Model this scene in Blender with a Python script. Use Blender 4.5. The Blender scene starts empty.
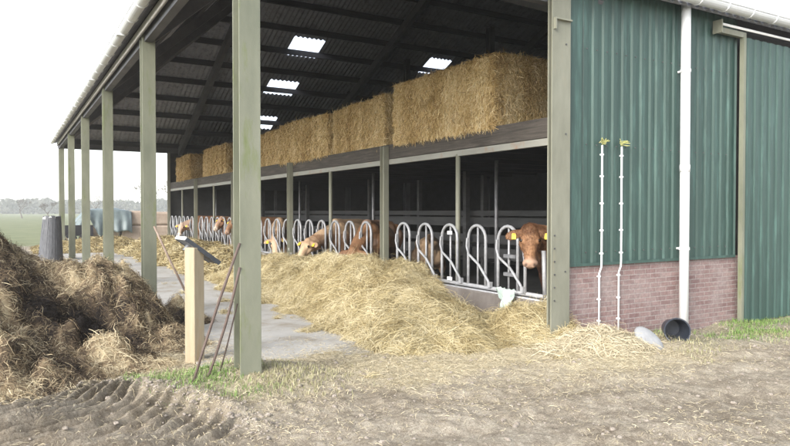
import bpy, math, random
import numpy as np
from mathutils import Vector, Matrix

RNG = np.random.default_rng(7)
random.seed(7)
SC = bpy.context.scene
COL = SC.collection
R = math.radians

# ------------------------------------------------------------------ noise
def _hash(ix, iy, iz):
    n = (ix * 374761393 + iy * 668265263 + iz * 2147483647 * 3 + 974634777) & 0xFFFFFFFF
    n = ((n ^ (n >> 13)) * 1274126177) & 0xFFFFFFFF
    n = ((n ^ (n >> 15)) * 2246822519) & 0xFFFFFFFF
    return ((n ^ (n >> 16)) & 0xFFFF) / 65535.0
def vnoise(x, y, z=0.0):
    x = np.asarray(x, float); y = np.asarray(y, float); z = np.zeros_like(x) + z
    ix = np.floor(x).astype(np.int64); iy = np.floor(y).astype(np.int64); iz = np.floor(z).astype(np.int64)
    fx = x - ix; fy = y - iy; fz = z - iz
    fx = fx * fx * (3 - 2 * fx); fy = fy * fy * (3 - 2 * fy); fz = fz * fz * (3 - 2 * fz)
    def L(a, b, t): return a + (b - a) * t
    c = [[[_hash(ix + i, iy + j, iz + k) for k in (0, 1)] for j in (0, 1)] for i in (0, 1)]
    return L(L(L(c[0][0][0], c[1][0][0], fx), L(c[0][1][0], c[1][1][0], fx), fy),
             L(L(c[0][0][1], c[1][0][1], fx), L(c[0][1][1], c[1][1][1], fx), fy), fz) * 2 - 1
def fbm(x, y, z=0.0, o=4, g=.5):
    s = 0; a = 1; f = 1; n = 0
    for i in range(o):
        s = s + a * vnoise(np.asarray(x) * f + 17.3 * i, np.asarray(y) * f - 9.1 * i, np.asarray(z) * f + 3.7 * i)
        n += a; a *= g; f *= 2.03
    return s / n
def sstep(a, b, x):
    t = np.clip((np.asarray(x, float) - a) / (b - a), 0, 1); return t * t * (3 - 2 * t)

# ------------------------------------------------------------------ materials
def newmat(name):
    m = bpy.data.materials.new(name); m.use_nodes = True
    nt = m.node_tree; b = nt.nodes['Principled BSDF']
    return m, nt, b
def nd(nt, t, **k):
    n = nt.nodes.new(t)
    for a, v in k.items(): setattr(n, a, v)
    return n
def ramp(nt, fac, stops):
    r = nd(nt, 'ShaderNodeValToRGB'); e = r.color_ramp.elements
    while len(e) < len(stops): e.new(.5)
    for i, (p, c) in enumerate(stops):
        e[i].position = p; e[i].color = (*c, 1)
    nt.links.new(fac, r.inputs[0]); return r.outputs[0]
def noise(nt, scale, detail=5, rough=.6, coord='Object', stretch=None):
    tc = nd(nt, 'ShaderNodeTexCoord'); n = nd(nt, 'ShaderNodeTexNoise')
    n.inputs['Scale'].default_value = scale; n.inputs['Detail'].default_value = detail; n.inputs['Roughness'].default_value = rough
    src = tc.outputs[coord]
    if coord == 'World':
        pass
    if stretch:
        mp = nd(nt, 'ShaderNodeMapping'); mp.inputs['Scale'].default_value = stretch
        nt.links.new(src, mp.inputs[0]); src = mp.outputs[0]
    nt.links.new(src, n.inputs['Vector']); return n.outputs['Fac']
def mixc(nt, fac, a, b, mode='MIX'):
    m = nd(nt, 'ShaderNodeMix', data_type='RGBA', blend_type=mode)
    for s, v in ((m.inputs[6], a), (m.inputs[7], b)):
        if isinstance(v, (tuple, list)): s.default_value = (*v, 1)
        else: nt.links.new(v, s)
    if isinstance(fac, (int, float)): m.inputs[0].default_value = fac
    else: nt.links.new(fac, m.inputs[0])
    return m.outputs[2]
def bump(nt, b, h, strength=.3, dist=.01):
    n = nd(nt, 'ShaderNodeBump'); n.inputs['Strength'].default_value = strength; n.inputs['Distance'].default_value = dist
    nt.links.new(h, n.inputs['Height']); nt.links.new(n.outputs[0], b.inputs['Normal'])
def mottled(name, c1, c2, scale=6, rough=.7, bmp=.2, bscale=40, metal=0, stretch=None, stain=None, spec=.4):
    m, nt, b = newmat(name)
    c = ramp(nt, noise(nt, scale, 6, .65, stretch=stretch), [(.3, c1), (.7, c2)])
    if stain:
        sc, sca, lo, hi, st = stain
        f = ramp(nt, noise(nt, sca, 5, .7, stretch=st), [(lo, (0, 0, 0)), (hi, (1, 1, 1))])
        c = mixc(nt, f, c, sc)
    nt.links.new(c, b.inputs['Base Color'])
    b.inputs['Roughness'].default_value = rough; b.inputs['Metallic'].default_value = metal
    b.inputs['Specular IOR Level'].default_value = spec
    if bmp: bump(nt, b, noise(nt, bscale, 4), bmp, .01)
    return m
def tonemat(name, stops, rough=.8, trans=0.0, patch=None):
    """colour comes from the random tone given to every strand"""
    m, nt, b = newmat(name)
    a = nd(nt, 'ShaderNodeAttribute', attribute_name='tone')
    c = ramp(nt, a.outputs['Fac'], stops)
    if patch:
        f = ramp(nt, noise(nt, patch[1], 4, .6), [(.42, (0, 0, 0)), (.6, (1, 1, 1))])
        c = mixc(nt, f, c, patch[0], 'MULTIPLY')
    nt.links.new(c, b.inputs['Base Color']); b.inputs['Roughness'].default_value = rough
    b.inputs['Specular IOR Level'].default_value = .25
    return m

M = {}
M['post'] = mottled('painted_steel', (.135, .145, .105), (.215, .22, .165), 3, .55, .12, 60, stretch=(1, 1, .35),
                    stain=((.12, .15, .04), 4, .56, .75, (1, 1, .25)))
M['post_light'] = mottled('pale_steel', (.165, .165, .125), (.24, .24, .19), 4, .55, .1, 60, stretch=(1, 1, .3),
                    stain=((.26, .22, .14), 5, .58, .8, (1, 1, .2)))
M['beam_steel'] = mottled('channel_steel', (.22, .215, .19), (.31, .305, .27), 3, .5, .1, 50, stretch=(1, .3, 1),
                    stain=((.28, .16, .10), 3, .55, .75, None))
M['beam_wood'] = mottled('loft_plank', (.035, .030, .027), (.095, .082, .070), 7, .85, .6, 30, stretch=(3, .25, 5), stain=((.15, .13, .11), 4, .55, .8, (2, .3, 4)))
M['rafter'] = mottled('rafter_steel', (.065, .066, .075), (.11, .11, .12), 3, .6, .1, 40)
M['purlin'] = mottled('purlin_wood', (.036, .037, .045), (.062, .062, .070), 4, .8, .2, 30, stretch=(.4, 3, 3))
M['roof'] = mottled('fibre_cement', (.25, .26, .295), (.34, .35, .385), 2.5, .85, .15, 60, stain=((.10, .10, .10), 6, .5, .8, None))
M['gutter'] = mottled('grey_plastic', (.62, .64, .66), (.74, .75, .76), 3, .4, .05, 40, stretch=(.4, .4, 1), stain=((.35, .35, .33), 7, .6, .85, None))
M['fascia'] = mottled('fascia_metal', (.30, .29, .27), (.42, .40, .37), 4, .5, .1, 40)
M['white_pipe'] = mottled('white_plastic', (.74, .75, .76), (.82, .82, .82), 3, .35, .03, 30, stretch=(1, 1, .3), stain=((.62, .62, .58), 9, .62, .9, (1, 1, .2)))
M['galv'] = mottled('galvanised_tube', (.27, .275, .29), (.44, .445, .46), 9, .42, .08, 80, metal=.12, stain=((.30, .29, .27), 14, .55, .75, None))
M['galv_dark'] = mottled('worn_tube', (.16, .16, .17), (.27, .27, .28), 9, .5, .1, 80, metal=.4)
M['concrete'] = mottled('floor_concrete', (.35, .34, .32), (.46, .45, .43), 1.3, .9, .25, 60, stain=((.26, .225, .175), 1.6, .48, .72, None))
M['kerb'] = mottled('kerb_concrete', (.12, .105, .095), (.21, .19, .175), 3, .9, .4, 30, stain=((.13, .11, .10), 2.5, .5, .75, (1, 1, .5)))
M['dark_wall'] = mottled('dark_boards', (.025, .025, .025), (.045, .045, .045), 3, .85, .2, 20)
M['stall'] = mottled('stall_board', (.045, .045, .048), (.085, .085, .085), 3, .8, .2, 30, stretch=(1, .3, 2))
M['wood'] = mottled('new_timber', (.33, .265, .175), (.43, .36, .255), 3, .7, .25, 40, stretch=(4, 4, .35), stain=((.40, .24, .10), 3, .55, .8, (2, 2, .3)))
M['handle_wood'] = mottled('old_handle', (.20, .14, .11), (.32, .25, .20), 8, .7, .2, 50)
M['rust'] = mottled('rusty_rod', (.085, .06, .05), (.15, .11, .095), 12, .8, .3, 70)
M['panel'] = mottled('panel_metal', (.20, .21, .23), (.27, .28, .30), 4, .4, .05, 40, metal=.3)
M['panel_dark'] = mottled('panel_face', (.03, .035, .045), (.06, .065, .075), 4, .3, .03, 40)
M['bucket'] = mottled('black_plastic', (.018, .023, .036), (.034, .041, .056), 5, .4, .1, 60)
M['stone'] = mottled('pale_stone', (.26, .265, .275), (.38, .38, .385), 6, .8, .3, 30)
M['bag'] = mottled('plastic_bag', (.32, .42, .38), (.52, .57, .53), 8, .4, .2, 30)
M['tarp'] = mottled('teal_tarp', (.11, .145, .15), (.17, .205, .21), 2, .5, .4, 9)
M['bale_end'] = mottled('old_bale', (.30, .23, .18), (.44, .35, .28), 3, .9, .5, 18)
M['black'] = mottled('black_rubber', (.012, .012, .015), (.025, .025, .03), 5, .6, .1, 40)
M['slat'] = mottled('grey_slat', (.055, .058, .066), (.15, .153, .165), 14, .7, .2, 40, stretch=(3, 3, .3))
M['bark'] = mottled('bark', (.10, .085, .075), (.17, .15, .13), 5, .9, .3, 20)
M['yellow'] = mottled('yellow_tag', (.70, .52, .03), (.78, .60, .06), 5, .5, 0)
M['eye'] = mottled('dark_eye', (.012, .008, .006), (.02, .014, .01), 5, .15, 0)
M['twig_green'] = mottled('yellow_twig', (.35, .36, .12), (.5, .48, .22), 20, .8, 0)
M['screw'] = mottled('screw_head', (.05, .05, .05), (.10, .10, .10), 9, .5, 0)

def green_mat():
    m, nt, b = newmat('green_sheet')
    c = ramp(nt, noise(nt, 2.2, 5, .6, stretch=(1, 1, .15)), [(.3, (.024, .055, .046)), (.7, (.038, .078, .066))])
    f = ramp(nt, noise(nt, 9, 6, .7, stretch=(1, 1, .12)), [(.5, (0, 0, 0)), (.8, (1, 1, 1))])
    c = mixc(nt, f, c, (.075, .15, .13))
    nt.links.new(c, b.inputs['Base Color']); b.inputs['Roughness'].default_value = .5
    b.inputs['Specular IOR Level'].default_value = .5
    bump(nt, b, noise(nt, 3, 3), .08, .02); return m
M['green'] = green_mat()

def brick_mat():
    m, nt, b = newmat('brick_wall')
    tc = nd(nt, 'ShaderNodeTexCoord'); mp = nd(nt, 'ShaderNodeMapping'); mp.inputs['Rotation'].default_value = (R(90), 0, 0)
    # x runs along the wall, z up: rotate so the brick texture reads (x, z)
    sep = nd(nt, 'ShaderNodeSeparateXYZ'); cmb = nd(nt, 'ShaderNodeCombineXYZ')
    add = nd(nt, 'ShaderNodeMath', operation='ADD')
    nt.links.new(tc.outputs['Object'], sep.inputs[0])
    nt.links.new(sep.outputs[0], add.inputs[0]); nt.links.new(sep.outputs[1], add.inputs[1])
    nt.links.new(add.outputs[0], cmb.inputs[0]); nt.links.new(sep.outputs[2], cmb.inputs[1])
    bt = nd(nt, 'ShaderNodeTexBrick'); nt.links.new(cmb.outputs[0], bt.inputs['Vector'])
    bt.inputs['Scale'].default_value = 1; bt.inputs['Brick Width'].default_value = .22; bt.inputs['Row Height'].default_value = .0655
    bt.inputs['Mortar Size'].default_value = .006; bt.inputs['Mortar Smooth'].default_value = .3; bt.inputs['Bias'].default_value = 0
    bt.inputs['Color1'].default_value = (.20, .120, .115, 1); bt.inputs['Color2'].default_value = (.29, .195, .18, 1)
    bt.inputs['Mortar'].default_value = (.34, .30, .285, 1)
    f = ramp(nt, noise(nt, 2.5, 6, .7), [(.42, (0, 0, 0)), (.75, (1, 1, 1))])
    c = mixc(nt, f, bt.outputs['Color'], (.33, .27, .255))
    f2 = ramp(nt, noise(nt, 30, 4, .7), [(.45, (.75, .75, .75)), (.6, (1, 1, 1))])
    c = mixc(nt, .8, c, f2, 'MULTIPLY')
    nt.links.new(c, b.inputs['Base Color']); b.inputs['Roughness'].default_value = .9
    inv = nd(nt, 'ShaderNodeMath', operation='SUBTRACT'); inv.inputs[0].default_value = 1
    nt.links.new(bt.outputs['Fac'], inv.inputs[1]); bump(nt, b, inv.outputs[0], .5, .006)
    return m
M['brick'] = brick_mat()

HAY = [(0, (.12, .085, .035)), (.25, (.29, .225, .105)), (.6, (.46, .38, .205)), (1, (.66, .58, .385))]
M['hay'] = tonemat('loose_hay', HAY, .75)
M['loose'] = tonemat('strewn_straw', [(0, (.30, .25, .16)), (.4, (.47, .40, .27)), (1, (.64, .57, .41))], .8)
M['bale'] = tonemat('baled_straw', [(0, (.22, .13, .045)), (.3, (.46, .31, .125)), (.7, (.68, .50, .245)), (1, (.82, .68, .42))], .8)
M['manure'] = tonemat('manure_litter', [(0, (.020, .015, .012)), (.28, (.075, .054, .036)), (.5, (.18, .13, .08)), (.72, (.36, .28, .17)), (1, (.60, .51, .34))], .8)
M['grass'] = tonemat('grass_blades', [(0, (.08, .15, .035)), (.6, (.17, .28, .065)), (1, (.32, .40, .16))], .7)
M['drygrass'] = tonemat('dry_grass', [(0, (.20, .20, .09)), (.5, (.36, .34, .19)), (1, (.52, .47, .31))], .8)

def skylight_mat():
    m, nt, b = newmat('translucent_sheet')
    out = nt.nodes['Material Output']; nt.nodes.remove(b)
    t = nd(nt, 'ShaderNodeBsdfTranslucent'); t.inputs[0].default_value = (.92, .93, .95, 1)
    tr = nd(nt, 'ShaderNodeBsdfTransparent'); tr.inputs[0].default_value = (.95, .96, .98, 1)
    mx = nd(nt, 'ShaderNodeMixShader'); mx.inputs[0].default_value = .9
    nt.links.new(t.outputs[0], mx.inputs[1]); nt.links.new(tr.outputs[0], mx.inputs[2]); nt.links.new(mx.outputs[0], out.inputs[0])
    return m
M['skylight'] = skylight_mat()

# ------------------------------------------------------------------ mesh helpers
def raw_mesh(name, V, Q, tone=None, smooth=False, mats=(), midx=None):
    """V (n,3), Q list of arrays of polys with equal vertex count"""
    me = bpy.data.meshes.new(name)
    V = np.ascontiguousarray(V, dtype=np.float32)
    if not isinstance(Q, list): Q = [Q]
    Q = [np.asarray(q, dtype=np.int32) for q in Q if len(q)]
    idx = np.concatenate([q.ravel() for q in Q]); tot = np.concatenate([np.full(len(q), q.shape[1], np.int32) for q in Q])
    st = np.concatenate([[0], np.cumsum(tot)[:-1]]).astype(np.int32)
    me.vertices.add(len(V)); me.vertices.foreach_set('co', V.ravel())
    me.loops.add(len(idx)); me.loops.foreach_set('vertex_index', idx)
    me.polygons.add(len(tot)); me.polygons.foreach_set('loop_start', st)
    for m in mats: me.materials.append(m)
    if midx is not None: me.polygons.foreach_set('material_index', np.asarray(midx, np.int32))
    me.update(calc_edges=True)
    if smooth: me.polygons.foreach_set('use_smooth', np.ones(len(tot), bool))
    if tone is not None:
        a = me.attributes.new('tone', 'FLOAT', 'POINT'); a.data.foreach_set('value', np.asarray(tone, np.float32))
    me.validate()
    return me
def add_obj(name, me, parent=None, loc=(0, 0, 0), label=None, cat=None, group=None, kind=None):
    o = bpy.data.objects.new(name, me); COL.objects.link(o); o.location = loc
    if parent: o.parent = parent
    for k, v in (('label', label), ('category', cat), ('group', group), ('kind', kind)):
        if v: o[k] = v
    return o
def thing(name, label, cat, loc=(0, 0, 0), rotz=0, group=None):
    o = add_obj(name, None, None, loc, label, cat, group); o.rotation_euler = (0, 0, rotz); o.empty_display_size = .2
    return o
def copy_tree(o, parent=None):
    c = o.copy(); COL.objects.link(c)
    if parent: c.parent = parent
    for ch in list(o.children): copy_tree(ch, c)
    return c

class MB:
    def __init__(s): s.v = []; s.f = []
    def add(s, vs, fs):
        n = len(s.v); s.v += [tuple(p) for p in vs]; s.f += [tuple(i + n for i in f) for f in fs]; return s
    def box(s, a, b, mat=None):
        x0, y0, z0 = a; x1, y1, z1 = b
        vs = [(x0, y0, z0), (x1, y0, z0), (x1, y1, z0), (x0, y1, z0), (x0, y0, z1), (x1, y0, z1), (x1, y1, z1), (x0, y1, z1)]
        if mat is not None: vs = [mat @ Vector(p) for p in vs]
        return s.add(vs, [(0, 3, 2, 1), (4, 5, 6, 7), (0, 1, 5, 4), (1, 2, 6, 5), (2, 3, 7, 6), (3, 0, 4, 7)])
    def tube(s, path, r, n=8, cap=True):
        path = [Vector(p) for p in path]; rs = r if isinstance(r, (list, tuple)) else [r] * len(path)
        rings = []; prev = None
        for i, p in enumerate(path):
            d = (path[min(i + 1, len(path) - 1)] - path[max(i - 1, 0)]).normalized()
            if prev is None:
                a = Vector((0, 0, 1)) if abs(d.z) < .9 else Vector((1, 0, 0))
                u = d.cross(a).normalized()
            else:
                u = (prev - d * prev.dot(d)).normalized()
            prev = u; w = d.cross(u)
            rings.append([p + (u * math.cos(t) + w * math.sin(t)) * rs[i] for t in [2 * math.pi * k / n for k in range(n)]])
        vs = [q for rg in rings for q in rg]; fs = []
        for i in range(len(path) - 1):
            for k in range(n):
                fs.append((i * n + k, i * n + (k + 1) % n, (i + 1) * n + (k + 1) % n, (i + 1) * n + k))
        if cap: fs += [tuple(reversed(range(n))), tuple(range((len(path) - 1) * n, len(path) * n))]
        return s.add(vs, fs)
    def prism(s, poly, axis, a, b):
        """poly of 2D points extruded along axis from a to b"""
        def P(p, t):
            return {'x': (t, p[0], p[1]), 'y': (p[0], t, p[1]), 'z': (p[0], p[1], t)}[axis]
        n = len(poly); vs = [P(p, a) for p in poly] + [P(p, b) for p in poly]
        fs = [(i, (i + 1) % n, n + (i + 1) % n, n + i) for i in range(n)] + [tuple(reversed(range(n))), tuple(range(n, 2 * n))]
        return s.add(vs, fs)
    def ball(s, c, r, seg=14, rings=9, mat=None):
        rx, ry, rz = (r, r, r) if isinstance(r, (int, float)) else r
        vs = []; fs = []
        for i in range(rings + 1):
            t = math.pi * i / rings
            for k in range(seg):
                p = 2 * math.pi * k / seg
                q = Vector((rx * math.sin(t) * math.cos(p), ry * math.sin(t) * math.sin(p), rz * math.cos(t)))
                if mat is not None: q = mat @ q
                vs.append(Vector(c) + q)
        for i in range(rings):
            for k in range(seg):
                fs.append((i * seg + k, (i + 1) * seg + k, (i + 1) * seg + (k + 1) % seg, i * seg + (k + 1) % seg))
        return s.add(vs, fs)
    def capsule(s, pts):
        """pts: (x,y,z,r) chain: tapered limbs for the remesher"""
        for (a, b) in zip(pts[:-1], pts[1:]):
            s.tube([a[:3], b[:3]], [a[3], b[3]], 12)
        for p in pts: s.ball(p[:3], p[3], 12, 8)
        return s
    def build(s, name, mat, parent=None, loc=(0, 0, 0), smooth=False, bevel=0, **k):
        me = bpy.data.meshes.new(name)
        off = Vector(parent.location) if (parent is not None and k.pop('world', False)) else Vector((0, 0, 0))
        k.pop('world', None)
        me.from_pydata([Vector(p) - off for p in s.v], [], s.f); me.validate(); me.update()
        me.materials.append(mat)
        if smooth: me.polygons.foreach_set('use_smooth', np.ones(len(me.polygons), bool))
        o = add_obj(name, me, parent, loc, **k)
        if bevel:
            bm = o.modifiers.new('bevel', 'BEVEL'); bm.width = bevel; bm.segments = 2; bm.limit_method = 'ANGLE'; bm.angle_limit = R(40)
        return o

def strands(P, N, L, W, tilt=.25, flow=None, flowk=0.0, sag=.3, seed=1, drop=0.0):
    """thin bent blades lying on a surface; returns verts, quads, per-vertex tone (random)"""
    rg = np.random.default_rng(seed); n = len(P)
    L = np.broadcast_to(np.asarray(L, float), (n,)) * rg.uniform(.5, 1.3, n); W = np.broadcast_to(np.asarray(W, float), (n,)) * rg.uniform(.6, 1.3, n)
    D = rg.normal(size=(n, 3))
    if flow is not None: D = D + np.asarray(flow) * flowk
    D -= N * np.sum(D * N, 1, keepdims=True)
    D /= np.linalg.norm(D, axis=1, keepdims=True) + 1e-9
    T = rg.normal(tilt, .22, (n, 1))
    D = D + N * T; D[:, 2] -= drop; D /= np.linalg.norm(D, axis=1, keepdims=True)
    S = np.cross(D, N + rg.normal(scale=.5, size=(n, 3))); S /= np.linalg.norm(S, axis=1, keepdims=True) + 1e-9
    B = rg.normal(scale=.06, size=(n, 3)) * L[:, None]
    p0 = P - D * L[:, None] * .3; p1 = P + D * L[:, None] * .25 + B + N * (L * .09)[:, None]; p2 = P + D * L[:, None] * .7 - N * (L * sag * rg.uniform(0, 1, n))[:, None] * .5
    w = (S * W[:, None] * .5)
    V = np.stack([p0 - w, p0 + w, p1 + w, p1 - w, p2 + w * .6, p2 - w * .6], 1).reshape(-1, 3)
    b = np.arange(n)[:, None] * 6
    Q = np.concatenate([b + np.array([[0, 1, 2, 3]]), b + np.array([[3, 2, 4, 5]])])
    return V, Q
def grid_mesh(xs, ys, Z):
    nx, ny = len(xs), len(ys)
    Xg, Yg = np.meshgrid(xs, ys, indexing='ij')
    V = np.stack([Xg, Yg, Z], -1).reshape(-1, 3)
    i = np.arange(nx - 1)[:, None] * ny + np.arange(ny - 1)[None, :]
    i = i.ravel(); Q = np.stack([i, i + ny, i + ny + 1, i + 1], 1)
    return V, Q
def field_normals(fn, x, y, e=.03):
    dx = (fn(x + e, y) - fn(x - e, y)) / (2 * e); dy = (fn(x, y + e) - fn(x, y - e)) / (2 * e)
    N = np.stack([-dx, -dy, np.ones_like(dx)], 1); return N / np.linalg.norm(N, axis=1, keepdims=True)

# ------------------------------------------------------------------ layout numbers (metres, camera near the origin)
Y0, BAY = 6.0, 4.82           # near wall line and bay length along the barn
YE = Y0 + 5 * BAY             # far wall line
XL, XF = 1.9, 6.2             # open column row and feed-fence row
EZ = 4.43                     # eaves height
XB = 22.0                     # far long end of the building

# ------------------------------------------------------------------ ground
def rut(x, y):
    """tractor tyre print: curved lugs across a band, 1 inside the band"""
    u = x * .861 - y * .509; v = x * .509 + y * .861          # sideways and depth as the tractor crossed the yard
    wob = .10 * fbm(x * .9, y * .9, 5.1, 2)
    v = v + wob
    c = 5.46 - .74 * np.clip(u + 2.55, 0, 2)
    w = v - c
    m = sstep(-1.0, -.75, w) * (1 - sstep(.55, .78, w)) * sstep(-3.6, -3.1, u) * (1 - sstep(-1.35, -1.0, u + .15 * fbm(x * 3, y * 3, 9, 2)))
    ph = (u - .34 * w + .30 * w * w) / .122 + 1.1 * fbm(x * 1.0, y * 1.0, 2.2, 4)
    saw = ph - np.floor(ph)
    lug = np.where(saw < .6, saw / .6, (1 - saw) / .4)
    lug = lug ** .8
    return m, lug, w
def ground_z(x, y):
    x = np.asarray(x, float); y = np.asarray(y, float)
    near = sstep(-9, -4, x) * (1 - sstep(13, 17, x)) * (1 - sstep(8.5, 10.5, y))
    z = .035 * fbm(x * .9, y * .9, 0, 3) + .030 * fbm(x * 3.1, y * 3.1, 1.3, 4) + .016 * fbm(x * 11, y * 11, 2.7, 3)
    z = z + .014 * np.abs(fbm(x * 6.5, y * 5.0, 7.7, 3)) 
    z = z + .020 * (np.abs(fbm(x * 4.2, y * 4.2, 17.7, 4)) - .2) + .012 * np.abs(fbm(x * 15, y * 15, 27.7, 2))
    m, lug, w = rut(x, y)
    z = z * (1 - .65 * m) + m * (.125 * lug * np.clip(.78 + .9 * fbm(x * 1.3, y * 1.9, 6, 3), .06, 1.1) - .05 + .022 * fbm(x * 9, y * 9, 3, 4))
    # berm beyond the print
    uu = x * .861 - y * .509
    z = z + .09 * np.exp(-((w - .72) / .16) ** 2) * sstep(-3.4, -2.8, uu) * (1 - sstep(-1.2, -.8, uu)) * (.7 + .6 * fbm(x * 4, y * 4, 9, 3))
    # older shallow tracks across the middle
    z = z + .03 * np.sin((x * .25 + y * 1.0) * 9 + 2 * fbm(x, y, 4, 2)) * (.5 + .5 * fbm(x * .7, y * .7, 8, 2)) * (1 - m) * (1 - sstep(5.0, 5.8, y))
    z = z * near
    # soil lip along the brick wall
    z = z + .20 * np.exp(-((x - 1.95) / .75) ** 2 - ((y - 6.05) / .6) ** 2)
    z = z - .10 * sstep(6.6, 9.0, x) * (1 - sstep(20, 25, x)) * sstep(3.5, 5.0, y) + .05 * sstep(7.6, 9.3, x) * sstep(4.3, 5.2, y) * (1 - sstep(6.4, 7, y)) * (.8 + .7 * fbm(x * 1.7, y * 1.7, 13, 3))
    # drop under the concrete floor
    slab = sstep(1.6, 1.9, x) * (1 - sstep(22, 23, x)) * sstep(6.75, 7.15, y + .25 * fbm(x * 2.2, y * 2.2, 71, 3)) * (1 - sstep(32.0, 33, y))
    z = z * (1 - slab) - .05 * slab
    z = z - .02 * sstep(30, 60, np.hypot(x, y))
    return z
def geo(a, b, n): return list(np.sign(a) * np.geomspace(abs(a), abs(b), n))
xs = np.array(geo(-690, -3.4, 22) + list(np.arange(-3, -1.4, .05)) + list(np.arange(-1.4, 2.3, .015)) + list(np.arange(2.32, 12.5, .028)) + list(np.linspace(12.7, 24, 20)) + geo(26, 690, 18))
ys = np.array(geo(-300, -1, 10) + list(np.linspace(-.5, 2, 5)) + list(np.arange(2.2, 4.2, .028)) + list(np.arange(4.22, 6.9, .017)) + list(np.arange(6.92, 8.0, .03)) + list(np.arange(8.1, 14, .2)) + list(np.linspace(14.2, 34, 30)) + geo(36, 690, 26))
GX, GY = np.meshgrid(xs, ys, indexing='ij')
GZ = ground_z(GX, GY)
V, Q = grid_mesh(xs, ys, GZ)
gm = bpy.data.materials.new('ground'); gm.use_nodes = True
nt = gm.node_tree; b = nt.nodes['Principled BSDF']
geoN = nd(nt, 'ShaderNodeNewGeometry')
def pn(scale, det=5, ro=.6, st=None):
    n = nd(nt, 'ShaderNodeTexNoise'); n.inputs['Scale'].default_value = scale; n.inputs['Detail'].default_value = det; n.inputs['Roughness'].default_value = ro
    if st:
        mp = nd(nt, 'ShaderNodeMapping'); mp.inputs['Scale'].default_value = st; nt.links.new(geoN.outputs['Position'], mp.inputs[0]); nt.links.new(mp.outputs[0], n.inputs['Vector'])
    else: nt.links.new(geoN.outputs['Position'], n.inputs['Vector'])
    return n.outputs['Fac']
c = ramp(nt, pn(1.1, 6, .65), [(.26, (.29, .245, .185)), (.48, (.46, .405, .32)), (.72, (.58, .525, .43))])
f = ramp(nt, pn(7, 6, .7), [(.38, (.55, .52, .50)), (.6, (1, 1, 1))]); c = mixc(nt, .8, c, f, 'MULTIPLY')
f = ramp(nt, pn(38, 4, .7), [(.4, (.62, .60, .58)), (.62, (1.0, 1.0, 1.0))]); c = mixc(nt, .7, c, f, 'MULTIPLY')
f = ramp(nt, pn(95, 3, .75), [(.36, (.45, .43, .41)), (.52, (1.0, 1.0, 1.0)), (.7, (1.12, 1.1, 1.08))]); c = mixc(nt, .75, c, f, 'MULTIPLY')
aG = nd(nt, 'ShaderNodeAttribute', attribute_name='gmask')
sepc = nd(nt, 'ShaderNodeSeparateColor'); nt.links.new(aG.outputs['Color'], sepc.inputs[0])
strawc = ramp(nt, pn(30, 5, .7, (1, 1, 1)), [(.3, (.40, .33, .20)), (.7, (.62, .55, .38))])
c = mixc(nt, sepc.outputs[0], c, strawc)
grassc = ramp(nt, pn(.35, 6, .7), [(.3, (.13, .145, .075)), (.7, (.21, .22, .125))])
c = mixc(nt, sepc.outputs[1], c, grassc)
c = mixc(nt, sepc.outputs[2], c, (.10, .075, .05))
nt.links.new(c, b.inputs['Base Color']); b.inputs['Roughness'].default_value = .95; b.inputs['Specular IOR Level'].default_value = .15
bump(nt, b, pn(55, 6, .75), .9, .018)
me = raw_mesh('ground', V, Q, smooth=True, mats=[gm])
def straw_cover(x, y):
    s = sstep(5.0, 5.6, y + .35 * fbm(x * 1.2, y * 1.2, 3, 3)) * sstep(2.1, 3.2, x) * (1 - sstep(6.6, 7.8, x + .5 * fbm(x, y, 5, 3))) * (1 - sstep(7.5, 9, y))
    s = np.maximum(s, 1.0 * np.exp(-((x - 5.9) / 1.4) ** 2 - ((y - 4.95) / .55) ** 2))
    s = np.maximum(s, .7 * sstep(-.8, .6, x) * (1 - sstep(2.4, 3.2, x)) * sstep(6.3, 6.9, y) * (1 - sstep(10, 11.5, y)))
    s = np.maximum(s, .6 * np.exp(-((x - 2.1) / .7) ** 2 - ((y - 5.7) / .45) ** 2))
    return np.clip(s * (.8 + .5 * fbm(x * 2.3, y * 2.3, 6, 4)), 0, 1)
def grass_cover(x, y):
    g = 1.15 * np.exp(-((x - 1.62) / .42) ** 2 - ((y - 6.12) / .48) ** 2)
    g = np.maximum(g, .75 * np.exp(-((x - 1.25) / .38) ** 2 - ((y - 6.55) / .38) ** 2))
    g = np.maximum(g, .8 * np.exp(-((x - 1.85) / .30) ** 2 - ((y - 5.5) / .13) ** 2))
    g = np.maximum(g, .9 * sstep(6.9, 7.8, x) * sstep(4.65, 5.2, y) * (1 - sstep(5.9, 6.05, y)))
    return np.clip(g * (.75 + .8 * fbm(x * 2.6, y * 2.6, 11, 4)), 0, 1)
far_grass = np.maximum(sstep(-3.5, -5.5, GX + .8 * fbm(GX * .3, GY * .3, 2, 3)), sstep(33.5, 36, GY + 1.2 * fbm(GX * .3, GY * .3, 2, 3)))
far_grass = np.maximum(far_grass, sstep(25, 27, GX))
gk = np.zeros((GX.size, 4), np.float32); gk[:, 3] = 1
gk[:, 0] = (.85 * straw_cover(GX, GY)).ravel(); gk[:, 1] = np.maximum(far_grass, .5 * grass_cover(GX, GY)).ravel()
mr_, _, _ = rut(GX, GY)
gk[:, 2] = (.42 * mr_ * (.7 + .6 * fbm(GX * 2, GY * 2, 8, 3)) + sstep(2.2, .5, GX) * sstep(7.2, 8.2, GY) * (1 - sstep(11, 14, GY)) * sstep(-4.5, -2.5, GX) * .85).ravel()
a = me.color_attributes.new('gmask', 'FLOAT_COLOR', 'POINT'); a.data.foreach_set('color', gk.ravel())
add_obj('ground', me, kind='structure')

# concrete floor of the feed passage
mb = MB(); mb.box((1.75, 6.72, -.12), (22.3, 31.6, .004))
mb.build('passage_floor', M['concrete'], kind='structure')

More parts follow.
